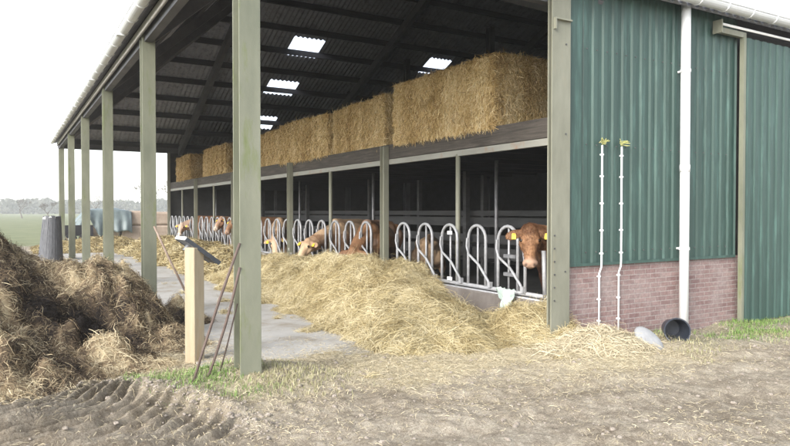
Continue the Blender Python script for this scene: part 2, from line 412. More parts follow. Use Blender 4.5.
# strewn straw
def region_strands(name, n, box, dens, zf, L, W, mat, seed, tilt=.12, lift=.006, tone=None, **k):
    rg = np.random.default_rng(seed)
    x = rg.uniform(box[0], box[1], n); y = rg.uniform(box[2], box[3], n)
    keep = rg.uniform(0, 1, n) < dens(x, y); x = x[keep]; y = y[keep]
    N = field_normals(zf, x, y); P = np.stack([x, y, zf(x, y) + lift], 1)
    V, Q = strands(P, N, L, W, tilt=tilt, seed=seed, **k)
    t = np.repeat(np.clip(rg.normal(.55, .25, len(x)), 0, 1), 6) if tone is None else np.repeat(tone(x, y, rg), 6)
    return V, Q, t
def top_z(x, y): return np.maximum(ground_z(x, y), np.where((y > 6.72) & (x > 1.75), .004, -1))
def loose_d(x, y):
    return np.clip(.018 + 1.0 * straw_cover(x, y) ** 1.5 + .10 * np.clip(fbm(x * 1.5, y * 1.5, 21, 3), 0, 1)
                   + .45 * np.exp(-((x - .6) / 1.2) ** 2 - ((y - 6.9) / .6) ** 2) + .6 * np.exp(-((x - 1.6) / .5) ** 2 - ((y - 8.2) / 1.3) ** 2), 0, 1) * (1 - .88 * sstep(6.75, 7.35, y + .3 * fbm(x * 2, y * 2, 77, 3)) * sstep(2.1, 2.4, x) * (1 - sstep(3.6, 3.9, x)))
V, Q, t = region_strands('s', 150000, (-1.5, 10, 2.4, 9.5), loose_d, top_z, .085, .0028, None, 5, tilt=.10, sag=.2)
V2, Q2, t2 = region_strands('s', 120000, (-1.5, 10, 2.4, 8.0), lambda x, y: np.clip(.25 + .6 * fbm(x * 1.1, y * 1.1, 91, 4) + straw_cover(x, y), 0, 1) * (1 - .85 * sstep(6.75, 7.35, y + .3 * fbm(x * 2, y * 2, 77, 3)) * sstep(2.1, 2.4, x) * (1 - sstep(3.6, 3.9, x))), top_z, .035, .0035, None, 15, tilt=.10, sag=.2)
t = np.concatenate([t, t2 * .8]); Q = np.concatenate([Q, Q2 + len(V)]); V = np.concatenate([V, V2])
add_obj('strewn_straw', raw_mesh('strewn_straw', V, Q, t, mats=[M['loose']]), kind='stuff', label='thin pale straw strewn over the mud yard and floor', cat='straw')

# grass tufts
def blades(box, n, dens, h, seed, w=.006):
    rg = np.random.default_rng(seed)
    x = rg.uniform(box[0], box[1], n); y = rg.uniform(box[2], box[3], n)
    k = rg.uniform(0, 1, n) < dens(x, y); x = x[k]; y = y[k]; n = len(x)
    z = ground_z(x, y); a = rg.uniform(0, 2 * np.pi, n); l = h * rg.uniform(.4, 1.2, n); le = rg.uniform(.1, .8, n)
    D = np.stack([np.cos(a) * le, np.sin(a) * le, np.ones(n)], 1); D /= np.linalg.norm(D, axis=1, keepdims=True)
    S = np.stack([-np.sin(a), np.cos(a), 0 * a], 1) * w * .5
    P = np.stack([x, y, z - .01], 1); p1 = P + D * l[:, None] * .55; p2 = P + D * l[:, None]; p2[:, :2] += (D[:, :2] * l[:, None] * .4)
    p2[:, 2] -= l * .15
    V = np.stack([P - S, P + S, p1 + S * .8, p1 - S * .8, p2 + S * .2, p2 - S * .2], 1).reshape(-1, 3)
    b_ = np.arange(n)[:, None] * 6
    return V, np.concatenate([b_ + np.array([[0, 1, 2, 3]]), b_ + np.array([[3, 2, 4, 5]])]), np.repeat(rg.uniform(0, 1, n), 6)
V, Q, t = blades((.9, 2.9, 4.9, 7.2), 22000, lambda x, y: grass_cover(x, y) ** 1.5, .075, 31, .005)
add_obj('green_grass', raw_mesh('g', V, Q, t, mats=[M['grass']]), kind='stuff', label='fresh green grass round the foot of the near steel column', cat='grass')
V, Q, t = blades((6.6, 12.5, 4.4, 6.0), 30000, lambda x, y: .9 * grass_cover(x, y) ** 1.6 * sstep(-.15, .35, fbm(x * 1.7, y * 1.7, 61, 3)), .085, 32)
add_obj('wall_grass', raw_mesh('g', V, Q, t, mats=[M['grass']]), kind='stuff', label='short green grass growing along the foot of the brick wall', cat='grass')
V, Q, t = blades((1.2, 3.2, 5.0, 6.7), 12000, lambda x, y: np.clip(.9 * np.exp(-((x - 2.25) / .42) ** 2 - ((y - 5.72) / .32) ** 2), 0, 1), .075, 33)
add_obj('dry_grass', raw_mesh('g', V, Q, t, mats=[M['drygrass']]), kind='stuff', label='dry bleached grass in front of the near steel column', cat='grass')
V, Q, t = blades((6.4, 12.5, 4.3, 5.9), 14000, lambda x, y: .55 * np.clip(fbm(x * 2, y * 2, 44, 3) + .3, 0, 1), .08, 34)
add_obj('dry_weeds', raw_mesh('g', V, Q, t, mats=[M['drygrass']]), kind='stuff', label='dry weeds among the grass beside the black bucket', cat='grass')

# ------------------------------------------------------------------ heaps
def gs(x, y, cx, cy, sx, sy, h, p=2.0, rot=0):
    if rot:
        dx, dy = x - cx, y - cy; c, s = math.cos(rot), math.sin(rot); u, v = dx * c + dy * s, -dx * s + dy * c
    else: u, v = x - cx, y - cy
    return h * np.exp(-(np.abs(u / sx) ** p + np.abs(v / sy) ** p))
def hay_z(x, y):
    x = np.asarray(x, float); y = np.asarray(y, float)
    xc = np.minimum(x, 5.75)
    z = gs(xc, y, 5.30, 10.6, .98, 2.2, .90, 2.8)
    z = np.maximum(z, gs(xc, y, 4.85, 8.0, .86, 1.4, .66, 2.6))
    z = np.maximum(z, gs(xc, y, 4.6, 6.95, .80, .72, .46, 2.8))
    z = np.maximum(z, gs(xc, y, 5.75, 6.4, .6, .6, .50, 2))
    z = np.maximum(z, gs(xc, y, 5.25, 13.9, .95, 1.9, .74, 2.8))
    bend = 1 + .24 * fbm(x * 1.4, y * 1.4, 31, 3)
    z = z * bend + .16 * fbm(x * 2.3, y * 2.3, 33, 4) + .08 * np.abs(fbm(x * 6, y * 6, 35, 3)) - .10
    return z
def hay2_z(x, y):
    x = np.asarray(x, float); y = np.asarray(y, float); xc = np.minimum(x, 5.75)
    z = gs(xc, y, 5.2, 18.2, .95, 1.9, .60, 2.8)
    z = np.maximum(z, gs(xc, y, 5.15, 22.3, 1.05, 2.0, .66, 2.4))
    z = np.maximum(z, gs(xc, y, 5.2, 26.8, 1.1, 2.6, .62, 2.6))
    return 1.15 * z * (1 + .2 * fbm(x * 1.2, y * 1.2, 37, 3)) + .06 * fbm(x * 2.6, y * 2.6, 38, 4) - .07
def hay3_z(x, y):
    x = np.asarray(x, float); y = np.asarray(y, float)
    z = gs(x, y, 3.3, 29.8, 2.6, 1.2, .55, 2.4)
    return z * (1 + .25 * fbm(x * 1.2, y * 1.2, 39, 3)) + .05 * fbm(x * 2.6, y * 2.6, 38, 4) - .07
def wisp_z(x, y):
    x = np.asarray(x, float); y = np.asarray(y, float)
    z = gs(x, y, 6.0, 5.42, .58, .40, .24, 2.0)
    return z * (1 + .25 * fbm(x * 2, y * 2, 41, 3)) + .03 * fbm(x * 4, y * 4, 42, 3) - .03
def heap(name, zf, box, step, nstr, L, W, mat, tonef, label, cat, seed, tilt=.11, sag=.35, basetone=.10, floor=0.0, fk=1.3):
    xs = np.arange(box[0], box[1], step); ys = np.arange(box[2], box[3], step)
    X_, Y_ = np.meshgrid(xs, ys, indexing='ij'); Z_ = zf(X_, Y_)
    V, Q = grid_mesh(xs, ys, Z_)
    cent = Z_.ravel()[Q].max(1); Q = Q[cent > floor - .02]
    tb = np.full(len(V), basetone) if not callable(basetone) else basetone(V[:, 0], V[:, 1], V[:, 2])
    rg = np.random.default_rng(seed)
    n = nstr * 3; x = rg.uniform(box[0], box[1], n); y = rg.uniform(box[2], box[3], n); z = zf(x, y)
    N = field_normals(zf, x, y); k = (z > floor - .005) & (rg.uniform(0, 1, n) * 2.2 < 1 / np.maximum(N[:, 2], .3)); x, y, z, N = x[k][:nstr], y[k][:nstr], z[k][:nstr], N[k][:nstr]
    P = np.stack([x, y, z], 1) + N * rg.uniform(-.01, .035, (len(x), 1))
    th = 5 * fbm(x * 2.4, y * 2.4, seed, 3); flow = np.stack([.7 * N[:, 0] + np.cos(th), .7 * N[:, 1] + np.sin(th), -.4 * np.ones(len(x))], 1)
    L = L * np.exp(rg.normal(0, .35, len(x)))
    SV, SQ = strands(P, N, L, W, tilt=tilt, sag=sag, seed=seed + 1, flow=flow, flowk=fk)
    tt = np.repeat(np.clip(tonef(x, y, z, rg), 0, 1), 6)
    VV = np.concatenate([V, SV]); QQ = np.concatenate([Q, SQ + len(V)])
    c = np.array([(box[0] + box[1]) / 2, (box[2] + box[3]) / 2, 0.0])
    me = raw_mesh(name, VV - c, QQ, np.concatenate([tb, tt]), mats=[mat])
    return add_obj(name, me, None, c, label, cat)
def hay_tone(x, y, z, rg): return rg.normal(.62, .22, len(x)) + .30 * fbm(x * 2.2, y * 2.2, 51, 3) + .35 * fbm(x * 7, y * 7, 53, 3)
heap('hay_heap', hay_z, (2.9, 6.12, 5.2, 16.6), .05, 150000, .17, .0036, M['hay'], hay_tone, 'big pale golden hay heap piled along the near half of the feed fence', 'hay', 61)
heap('hay_heap', hay2_z, (3.5, 6.12, 16.0, 29.6), .1, 26000, .22, .011, M['hay'], lambda x, y, z, rg: hay_tone(x, y, z, rg) - .1, 'flatter hay heap behind the info panel, along the far half of the feed fence', 'hay', 62)
heap('hay_heap', hay3_z, (.8, 5.6, 28.2, 31.5), .1, 7000, .22, .014, M['hay'], lambda x, y, z, rg: rg.normal(.45, .2, len(x)), 'low brownish straw ridge lying across the far open end of the passage', 'hay', 63)
heap('straw_heap', wisp_z, (4.9, 7.0, 4.7, 5.95), .05, 11000, .16, .0055, M['loose'], lambda x, y, z, rg: rg.normal(.6, .22, len(x)), 'small bleached straw heap in front of the brick wall corner', 'straw', 64, floor=.015, basetone=.4)

def man_z(x, y):
    x = np.asarray(x, float); y = np.asarray(y, float)
    wx = x + .18 * fbm(x * 1.3, y * 1.3, 71, 3); wy = y + .18 * fbm(x * 1.3, y * 1.3, 73, 3)
    z = gs(wx, wy, -1.05, 9.3, 1.5, 1.75, 2.0, 2.2)
    z = np.maximum(z, gs(wx, wy, .95, 9.35, .82, 1.0, .98, 3.2))
    z = np.maximum(z, gs(wx, wy, .2, 9.2, 1.0, 1.0, 1.0, 2.6))
    z = np.maximum(z, gs(wx, wy, -.6, 7.3, .75, .6, .86, 2.2))
    z = np.maximum(z, gs(wx, wy, .85, 7.45, .55, .36, .24, 2.0))
    z = np.maximum(z, gs(wx, wy, 1.5, 8.6, .5, .6, .34, 2.2))
    z = np.maximum(z, gs(wx, wy, 2.1, 10.0, .4, .45, .26, 2.4))
    z = np.maximum(z, gs(wx, wy, .05, 7.1, .8, .45, .30, 2.2))
    cl = np.abs(fbm(x * 3.2, y * 3.2, 75, 4))
    f = sstep(.02, .3, z)
    return z + f * (.30 * (cl - .22) + .14 * fbm(x * 5.5, y * 5.5, 77, 4) + .07 * np.abs(fbm(x * 13, y * 13, 79, 3))) - .05
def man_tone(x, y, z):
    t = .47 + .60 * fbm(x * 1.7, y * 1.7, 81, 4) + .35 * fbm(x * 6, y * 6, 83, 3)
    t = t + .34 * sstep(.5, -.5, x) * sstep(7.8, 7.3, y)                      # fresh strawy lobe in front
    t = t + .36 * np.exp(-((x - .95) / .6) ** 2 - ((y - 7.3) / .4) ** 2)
    t = t - .95 * np.exp(-((x - .68) / .55) ** 2 - ((y - 8.02) / .34) ** 2)    # wet dark cut face, with the hollow's shade painted into the tone
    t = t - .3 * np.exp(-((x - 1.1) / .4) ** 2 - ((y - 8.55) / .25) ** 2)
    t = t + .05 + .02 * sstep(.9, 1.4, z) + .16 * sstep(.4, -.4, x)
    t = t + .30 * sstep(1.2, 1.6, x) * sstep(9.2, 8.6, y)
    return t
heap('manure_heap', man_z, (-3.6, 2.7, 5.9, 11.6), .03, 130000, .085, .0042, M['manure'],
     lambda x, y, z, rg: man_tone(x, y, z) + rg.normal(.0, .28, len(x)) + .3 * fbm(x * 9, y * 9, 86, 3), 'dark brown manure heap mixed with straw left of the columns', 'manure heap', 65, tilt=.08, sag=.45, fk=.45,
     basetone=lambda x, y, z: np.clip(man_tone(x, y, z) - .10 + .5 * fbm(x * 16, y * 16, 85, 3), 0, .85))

# ------------------------------------------------------------------ the barn
barn = thing('barn', 'large open sided cattle barn with green sheet wall and hipped roof', 'barn', (6.2, 18.0, 0))
def bp(mb, name, mat, **k):
    return mb.build(name, mat, barn, world=True, **k)
def hsec(mb, cx, cy, w, d, z0, z1, tf=.014, tw=.012):
    """H column, flanges facing -y and +y"""
    mb.box((cx - w / 2, cy - d / 2, z0), (cx + w / 2, cy - d / 2 + tf, z1)); mb.box((cx - w / 2, cy + d / 2 - tf, z0), (cx + w / 2, cy + d / 2, z1))
    mb.box((cx - tw / 2, cy - d / 2 + tf, z0), (cx + tw / 2, cy + d / 2 - tf, z1))
for k in range(6):
    y = Y0 + k * BAY - (.1 if k == 0 else 0)
    mb = MB(); hsec(mb, XL, y, .20, .20, -.1, EZ - .03)
    o = bp(mb, 'column', M['post'], bevel=.004)
    if k == 0: o['label'] = 'near pale green steel column with mossy side'
    mb = MB(); mb.box((XL - .15, y - .16, .0), (XL + .15, y + .16, .02)); mb.build('base_plate', M['post'], o, loc=(0, 0, 0)).location = Vector((0, 0, 0)) - Vector(barn.location)
    # feed row
    mb = MB()
    if k == 0: hsec(mb, 5.855, 5.93, .31, .08, -.1, EZ - .05, .018, .014)
    else: hsec(mb, XF - .07, y - .06, .11, .15, .0, (EZ - .2 if k == 5 else 2.87), .012)
    o = bp(mb, 'column', M['post_light'], bevel=.004)
    if k == 0:
        o['label'] = 'broad bolted corner column beside the green wall'
        bolts = []
        for z in np.arange(.55, 1.5, .16): bolts.append(((5.75, 5.89, z), (5.75, 5.881, z)))
        for z in (.9, 2.6, 3.7): bolts.append(((5.93, 5.89, z), (5.93, 5.881, z)))
        for q in bolts: bb = MB(); bb.tube(q, .012, 6); bb.build('bolt', M['screw'], o, loc=-Vector(barn.location))
        cb = MB(); cb.box((5.72, 5.85, 3.98), (6.0, 5.889, 4.0)); cb.box((5.72, 5.85, 3.86), (5.74, 5.889, 3.98)); cb.build('bracket', M['post_light'], o, loc=-Vector(barn.location))
    # interior row
    if k < 6:
        mb = MB(); hsec(mb, 12.6, y, .18, .2, .1, 7.2); bp(mb, 'column', M['rafter'])
for k in range(5):
    mb = MB(); mb.tube([(XF + .02, Y0 + (k + .5) * BAY + .12, .1), (XF + .02, Y0 + (k + .5) * BAY + .12, 2.56)], .04, 10)
    bp(mb, 'post', M['post_light'], smooth=True)
    mb = MB(); mb.box((9.35, Y0 + (k + .35) * BAY, .1), (9.47, Y0 + (k + .35) * BAY + .12, 2.6)); bp(mb, 'timber_post', M['stall'], bevel=.006)
    mb = MB(); mb.tube([(7.9, Y0 + (k + .75) * BAY, .1), (7.9, Y0 + (k + .75) * BAY, 2.6)], .035, 8); bp(mb, 'post', M['galv_dark'], smooth=True)

# loft
mb = MB(); mb.box((6.19, Y0 + .14, 2.63), (6.27, YE, 2.90))
bp(mb, 'loft_beam', M['beam_wood'], bevel=.008)
mb = MB(); mb.box((6.20, Y0 + .14, 2.53), (6.28, YE - .1, 2.545)); mb.box((6.20, Y0 + .14, 2.605), (6.28, YE - .1, 2.62)); mb.box((6.265, Y0 + .14, 2.546), (6.28, YE - .1, 2.604))
mb.box((6.19, Y0 + .14, 2.528), (6.198, YE - .1, 2.622))
bp(mb, 'steel_channel', M['beam_steel'])
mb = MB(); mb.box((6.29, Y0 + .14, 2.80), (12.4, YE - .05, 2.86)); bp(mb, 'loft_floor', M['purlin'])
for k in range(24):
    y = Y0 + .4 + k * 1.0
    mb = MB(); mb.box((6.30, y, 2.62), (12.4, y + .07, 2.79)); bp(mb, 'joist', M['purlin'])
# kerb wall under the feed fence
mb = MB(); mb.box((6.10, Y0 + .2, -.05), (6.32, YE, .44)); bp(mb, 'kerb_wall', M['kerb'], bevel=.015)
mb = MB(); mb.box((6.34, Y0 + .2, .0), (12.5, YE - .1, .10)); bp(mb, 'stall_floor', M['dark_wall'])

# roof
T, A = .44, .50                 # pitch of the long slopes, plan ratio of the steep hip
XH, YN, YFAR = 1.66, 5.74, 30.38
RUN = (YFAR - YN) / 2
COR, AMP = .177, .024
def corr_cols(u0, u1): 
    return np.arange(u0, u1, COR / 6)
SKY = [(9.0, 10.25, 22.4, 23.4), (9.0, 10.25, 24.95, 25.85), (9.0, 10.25, 27.45, 28.4), (15.0, 16.1, 22.5, 23.45), (15.0, 16.1, 25.0, 25.9)]
def slope_quads(u, lim, holes, pt):
    V = []; Q = []
    for a, b_ in zip(u[:-1], u[1:]):
        m = (a + b_) / 2; segs = [(0.0, 1.0)]
        hs = sorted([(h[2], h[3]) for h in holes if h[0] <= m <= h[1]])
        la, lb = lim(a), lim(b_)
        cuts = [(-.0, None)]
        s0 = 0.0; iv = []
        for (h0, h1) in hs: iv.append((s0, h0)); s0 = h1
        iv.append((s0, None))
        for (p, q) in iv:
            qa = la if q is None else q; qb = lb if q is None else q
            if qa <= p and qb <= p: continue
            n = len(V); V += [pt(a, p), pt(b_, p), pt(b_, qb), pt(a, qa)]; Q.append((n, n + 1, n + 2, n + 3))
    return np.array(V), np.array(Q)
ov = .12
def wav(u): return AMP * math.sin(2 * math.pi * u / COR)
roof_parts = []
def far_lim(u): return min(RUN, max(0.0, (u - XH) / A)) + ov * 0
far_pt = lambda u, r: (u, YFAR - r, EZ + .06 + T * r + wav(u))
near_pt = lambda u, r: (u, YN + r, EZ + .06 + T * r + wav(u))
hip_lim = lambda u: max(0, min(RUN * A, (u - YN) * A, (YFAR - u) * A))
hip_pt = lambda u, r: (XH + r, u, EZ + .06 + T / A * r + wav(u))
holes = [(a, b_, YFAR - d, YFAR - c) for a, b_, c, d in SKY]
off = np.array(barn.location)
def roofpart(V, Q, name, mat, parent=barn):
    me = raw_mesh(name, V - off, Q, mats=[mat]); o = add_obj(name, me, barn)
    s = o.modifiers.new('thick', 'SOLIDIFY'); s.thickness = .007; s.offset = 1
    return o
V, Q = slope_quads(corr_cols(XH, XB + .4), far_lim, holes, far_pt); roofpart(V, Q, 'roof_slope', M['roof'])
V, Q = slope_quads(corr_cols(XH, XB + .4), far_lim, [], near_pt); roofpart(V, Q, 'roof_slope', M['roof'])
V, Q = slope_quads(corr_cols(YN, YFAR), hip_lim, [], hip_pt); roofpart(V, Q, 'roof_slope', M['roof'])
for h in holes:
    V, Q = slope_quads(corr_cols(h[0], h[1] + .02), lambda u: h[3], [], lambda u, r: far_pt(u, max(r, h[2])))
    roofpart(V, Q, 'skylight', M['skylight'])
# ridge cap and hips
mb = MB(); xr = XH + A * RUN; zr = EZ + .06 + T * RUN
mb.tube([(xr, YN + RUN, zr + .05), (XB + .4, YN + RUN, zr + .05)], .11, 10); mb.tube([(XH, YFAR, EZ + .1), (xr, YN + RUN, zr + .05)], .10, 10); mb.tube([(XH, YN, EZ + .1), (xr, YN + RUN, zr + .05)], .10, 10)
bp(mb, 'ridge_cap', M['roof'], smooth=True)
# purlins: boxes that follow the slopes
def bar(mb, a, b_, w, h, up=Vector((0, 0, 1))):
    a = Vector(a); b_ = Vector(b_); d = (b_ - a).normalized(); s = d.cross(up).normalized(); n = s.cross(d)
    vs = []
    for p in (a, b_):
        for (i, j) in ((-1, -1), (1, -1), (1, 1), (-1, 1)): vs.append(p + s * w / 2 * i + n * h / 2 * j)
    mb.add(vs, [(0, 1, 2, 3), (7, 6, 5, 4), (0, 4, 5, 1), (1, 5, 6, 2), (2, 6, 7, 3), (3, 7, 4, 0)])
und = .06 - .025 - .10
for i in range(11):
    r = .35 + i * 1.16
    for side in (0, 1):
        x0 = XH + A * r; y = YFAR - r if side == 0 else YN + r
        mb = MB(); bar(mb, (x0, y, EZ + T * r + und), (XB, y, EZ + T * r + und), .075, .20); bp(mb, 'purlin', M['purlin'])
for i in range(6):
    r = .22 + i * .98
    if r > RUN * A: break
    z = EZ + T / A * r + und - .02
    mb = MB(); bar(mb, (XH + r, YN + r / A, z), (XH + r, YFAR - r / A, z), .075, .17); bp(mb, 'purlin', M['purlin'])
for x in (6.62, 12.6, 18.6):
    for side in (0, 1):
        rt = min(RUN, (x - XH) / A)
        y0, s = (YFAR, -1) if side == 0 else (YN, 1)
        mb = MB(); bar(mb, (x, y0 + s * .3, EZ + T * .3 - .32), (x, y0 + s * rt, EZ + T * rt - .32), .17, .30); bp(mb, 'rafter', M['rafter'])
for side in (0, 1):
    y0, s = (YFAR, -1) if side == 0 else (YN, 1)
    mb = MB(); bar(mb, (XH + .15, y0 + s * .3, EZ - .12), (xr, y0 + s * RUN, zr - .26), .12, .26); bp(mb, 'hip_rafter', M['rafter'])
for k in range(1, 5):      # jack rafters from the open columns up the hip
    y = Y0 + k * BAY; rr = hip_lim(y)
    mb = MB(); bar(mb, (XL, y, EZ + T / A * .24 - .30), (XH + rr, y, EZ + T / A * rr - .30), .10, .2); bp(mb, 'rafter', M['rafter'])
# eaves beams and gutters
mb = MB(); mb.box((XL - .06, Y0 - .1, EZ - .16), (XL + .06, YE + .1, EZ - .012)); bp(mb, 'eaves_beam', M['rafter'])
mb = MB(); mb.box((XL - .06, YE - .06, EZ - .22), (XB, YE + .06, EZ - .012)); bp(mb, 'eaves_beam', M['rafter'])
mb = MB(); mb.box((XL + .06, Y0 - .02, EZ - .22), (6.0, Y0 + .1, EZ - .012)); bp(mb, 'eaves_beam', M['rafter'])
mb = MB(); mb.box((XL - .13, Y0 - .25, EZ - .075), (XL - .10, YE + .3, EZ + .05)); bp(mb, 'fascia', M['fascia'], bevel=.006)
mb = MB(); mb.tube([(XL - .135, Y0 - .25, EZ - .075), (XL - .135, YE + .3, EZ - .075)], .018, 8); bp(mb, 'conduit', M['fascia'], smooth=True)
def gutter(p0, p1, rad, out):
    """half round open channel"""
    p0 = Vector(p0); p1 = Vector(p1); o_ = Vector(out); mb = MB(); n = 10; vs = []
    for p in (p0, p1):
        for rr in (rad, rad - .006):
            for k in range(n + 1):
                t = math.pi * k / n; vs.append(p + o_ * (-math.cos(t) * rr) + Vector((0, 0, -math.sin(t) * rr)))
    m = n + 1; fs = []
    for k in range(n):
        fs.append((k, k + 1, 2 * m + k + 1, 2 * m + k)); fs.append((m + k, 3 * m + k, 3 * m + k + 1, m + k + 1))
    for k in (0, n): fs.append((k, m + k, 3 * m + k, 2 * m + k))
    fs.append(tuple(range(m)) + tuple(reversed(range(m, 2 * m)))); fs.append(tuple(range(2 * m, 3 * m)) + tuple(reversed(range(3 * m, 4 * m))))
    mb.add(vs, fs)
    d = (p1 - p0).normalized()
    mb.tube([p0 + o_ * rad, p1 + o_ * rad], .011, 6)
    return mb
g = gutter((XH - .07, Y0 - .4, EZ + .085), (XH - .07, YE + .5, EZ + .085), .085, (-1, 0, 0)); og = bp(g, 'gutter', M['gutter'], smooth=False)
for i in range(30):
    y = Y0 + .2 + i * .82; mb = MB()
    mb.tube([(XH - .07 + .092 * -math.cos(t), y, EZ + .085 - .092 * math.sin(t)) for t in np.linspace(0, math.pi, 9)], .010, 6)
    if i % 5 == 1: mb.box((XH - .17, y - .05, EZ - .02), (XH - .06, y + .05, EZ + .09))
    mb.build('gutter_bracket', M['gutter'], og, loc=-Vector(barn.location))
g = gutter((XH - .2, YN - .06, EZ + .16), (XB, YN - .06, EZ + .16), .095, (0, -1, 0)); og = bp(g, 'gutter', M['gutter'])
for i in range(34):
    x = 2.2 + i * .6; mb = MB()
    mb.tube([(x, YN - .06 + .1 * math.cos(t), EZ + .16 - .1 * math.sin(t)) for t in np.linspace(0, math.pi, 9)], .008, 6)
    mb.build('gutter_bracket', M['gutter'], og, loc=-Vector(barn.location))

# walls
def sheet(mb, x0, x1, z0, z1, y, pitch=.185, d=.022, flip=1):
    xs_ = []; 
    x = x0
    pts = []
    prof = [(0, 0), (.30, 0), (.42, -1), (.80, -1), (.92, 0)]
    while x < x1:
        for (f_, h) in prof:
            q = x + f_ * pitch
            if q <= x1: pts.append((q, y + h * d))
        x += pitch
    pts.append((x1, pts[-1][1]))
    n = len(mb.v); vs = []
    for p in pts: vs.append((p[0], p[1], z0))
    for p in pts: vs.append((p[0], p[1], z1))
    m = len(pts); mb.add(vs, [(i, i + 1, m + i + 1, m + i) for i in range(m - 1)])
mb = MB(); sheet(mb, 6.25, 7.66, .965, EZ + .14, 6.0); o1 = bp(mb, 'wall_sheet', M['green']); o1.modifiers.new('t', 'SOLIDIFY').thickness = .003
mb = MB(); sheet(mb, 7.672, 9.60, .965, EZ + .14, 5.997); o1 = bp(mb, 'wall_sheet', M['green']); o1.modifiers.new('t', 'SOLIDIFY').thickness = .003
mb = MB(); sheet(mb, 13.2, XB, .3, EZ + .14, 6.0); o1 = bp(mb, 'wall_sheet', M['green']); o1.modifiers.new('t', 'SOLIDIFY').thickness = .003
mb = MB(); mb.box((6.02, 5.952, .955), (6.027, 6.2, EZ + .1)); mb.box((6.027, 5.952, .955), (6.27, 5.959, EZ + .1)); bp(mb, 'corner_flashing', M['green'])
mb = MB(); mb.box((6.02, 5.945, .945), (9.56, 5.951, .985)); mb.box((6.02, 5.952, .945), (9.56, 6.05, .951)); bp(mb, 'flashing', M['green'])
mb = MB()
for z in (1.12, 2.5, 3.72):
    for i in range(18):
        x = 6.25 + .61 * .185 + i * .185
        if x < 9.5: mb = MB(); mb.tube([(x, 5.964, z + .004 * math.sin(i * 3)), (x, 5.952, z + .004 * math.sin(i * 3))], .009, 6); bp(mb, 'screw', M['screw'])
mb = MB(); mb.box((6.03, 5.985, -.25), (9.72, 6.19, .965)); bp(mb, 'brick_plinth', M['brick'])
mb = MB(); mb.box((9.72, 6.03, -.25), (XB, 6.2, .3)); bp(mb, 'plinth', M['kerb'])
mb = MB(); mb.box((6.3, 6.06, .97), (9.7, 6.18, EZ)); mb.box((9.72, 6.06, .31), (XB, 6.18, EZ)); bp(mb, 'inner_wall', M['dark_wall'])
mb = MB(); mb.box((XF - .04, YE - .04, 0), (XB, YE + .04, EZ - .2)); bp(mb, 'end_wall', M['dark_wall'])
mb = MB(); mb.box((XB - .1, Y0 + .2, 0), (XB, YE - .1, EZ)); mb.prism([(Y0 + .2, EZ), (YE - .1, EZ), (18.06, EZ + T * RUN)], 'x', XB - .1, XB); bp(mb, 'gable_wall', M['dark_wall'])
# downpipe
mb = MB(); px, py = 8.215, 5.865; r_ = .065
mb.tube([(px, py, EZ + .12), (px, py, 2.0), (px, py, -.1)], r_, 16)
mb.tube([(px, py, 2.2), (px, py, 2.3)], r_ + .006, 16)
od = bp(mb, 'downpipe', M['white_pipe'], smooth=True)
for z in (3.62, 1.12):
    mb = MB(); mb.tube([(px, py, z - .02), (px, py, z + .02)], r_ + .008, 16); mb.box((px - .085, py - .006, z - .012), (px + .085, py + .006, z + .012)); mb.box((px - .02, py + .05, z - .012), (px + .02, 5.99, z + .012))
    mb.build('pipe_clip', M['white_pipe'], od, loc=-Vector(barn.location))
# two wall conduits with wisps of straw at the top
for x in (6.62, 6.99):
    path = [(x, 5.93, 2.50), (x, 5.93, .98), (x - .002, 5.932, .92), (x - .006, 5.962, .84), (x - .006, 5.962, -.1)]
    mb = MB(); mb.tube(path, .0125, 8); oc = bp(mb, 'conduit', M['white_pipe'], smooth=True)
    for z in (2.38, 2.1, 1.75, 1.4, 1.1, .8, .5, .22):
        yy = 5.93 if z > 1 else 5.965; xx = x if z > 1 else x - .006
        mb = MB(); mb.box((xx - .018, yy - .015, z - .010), (xx + .018, yy + .022, z + .010)); mb.build('clip', M['white_pipe'], oc, loc=-Vector(barn.location))
    mb = MB()
    mb.tube([(x, 5.93, 2.48), (x + .01, 5.93, 2.55), (x + .06, 5.925, 2.57), (x + .11, 5.92, 2.555)], .006, 6)
    for k in range(14):
        a0 = random.uniform(-.4, 1); mb.tube([(x + random.uniform(-.05, .07), 5.925, 2.54 + random.uniform(-.02, .03)), (x + random.uniform(-.08, .13), 5.90 + random.uniform(-.02, .02), 2.55 + random.uniform(-.05, .05))], .005, 5)
    mb.build('twig', M['twig_green'], oc, loc=-Vector(barn.location))
# sliding door
mb = MB(); sheet(mb, 9.64, 13.2, -.05, 4.28, 5.885, .2, .02); od = bp(mb, 'sliding_door', M['green']); od.modifiers.new('t', 'SOLIDIFY').thickness = .003
mb = MB(); mb.box((9.58, 5.85, -.1), (9.635, 5.92, 4.28)); mb.box((9.636, 5.90, -.08), (13.2, 5.94, -.02)); mb.build('door_frame', M['post'], od, loc=-Vector(barn.location))
mb = MB(); mb.tube([(8.99, 5.84, 4.385), (14.5, 5.84, 4.385)], .019, 10); mb.build('door_rail', M['white_pipe'], od, loc=-Vector(barn.location), smooth=True)
mb = MB(); mb.box((8.97, 5.865, 4.27), (9.66, 5.93, 4.35)); mb.box((8.95, 5.80, 4.25), (8.97, 5.95, 4.44)); mb.build('rail_bracket', M['post_light'], od, loc=-Vector(barn.location))

# ------------------------------------------------------------------ stall partition inside
st = thing('stall_partition', 'grey board partition across the dark stall behind the feed fence', 'partition', (9.6, 18, .1))
for (z0, z1) in ((1.28, 1.50), (1.54, 1.66), (.55, .8), (.9, 1.1)):
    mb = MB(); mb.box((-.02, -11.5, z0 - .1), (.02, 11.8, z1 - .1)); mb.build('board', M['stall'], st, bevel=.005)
for k in range(9):
    mb = MB(); mb.box((.03, -11.4 + k * 2.8, 0), (.13, -11.3 + k * 2.8, 2.4)); mb.build('post', M['stall'], st)

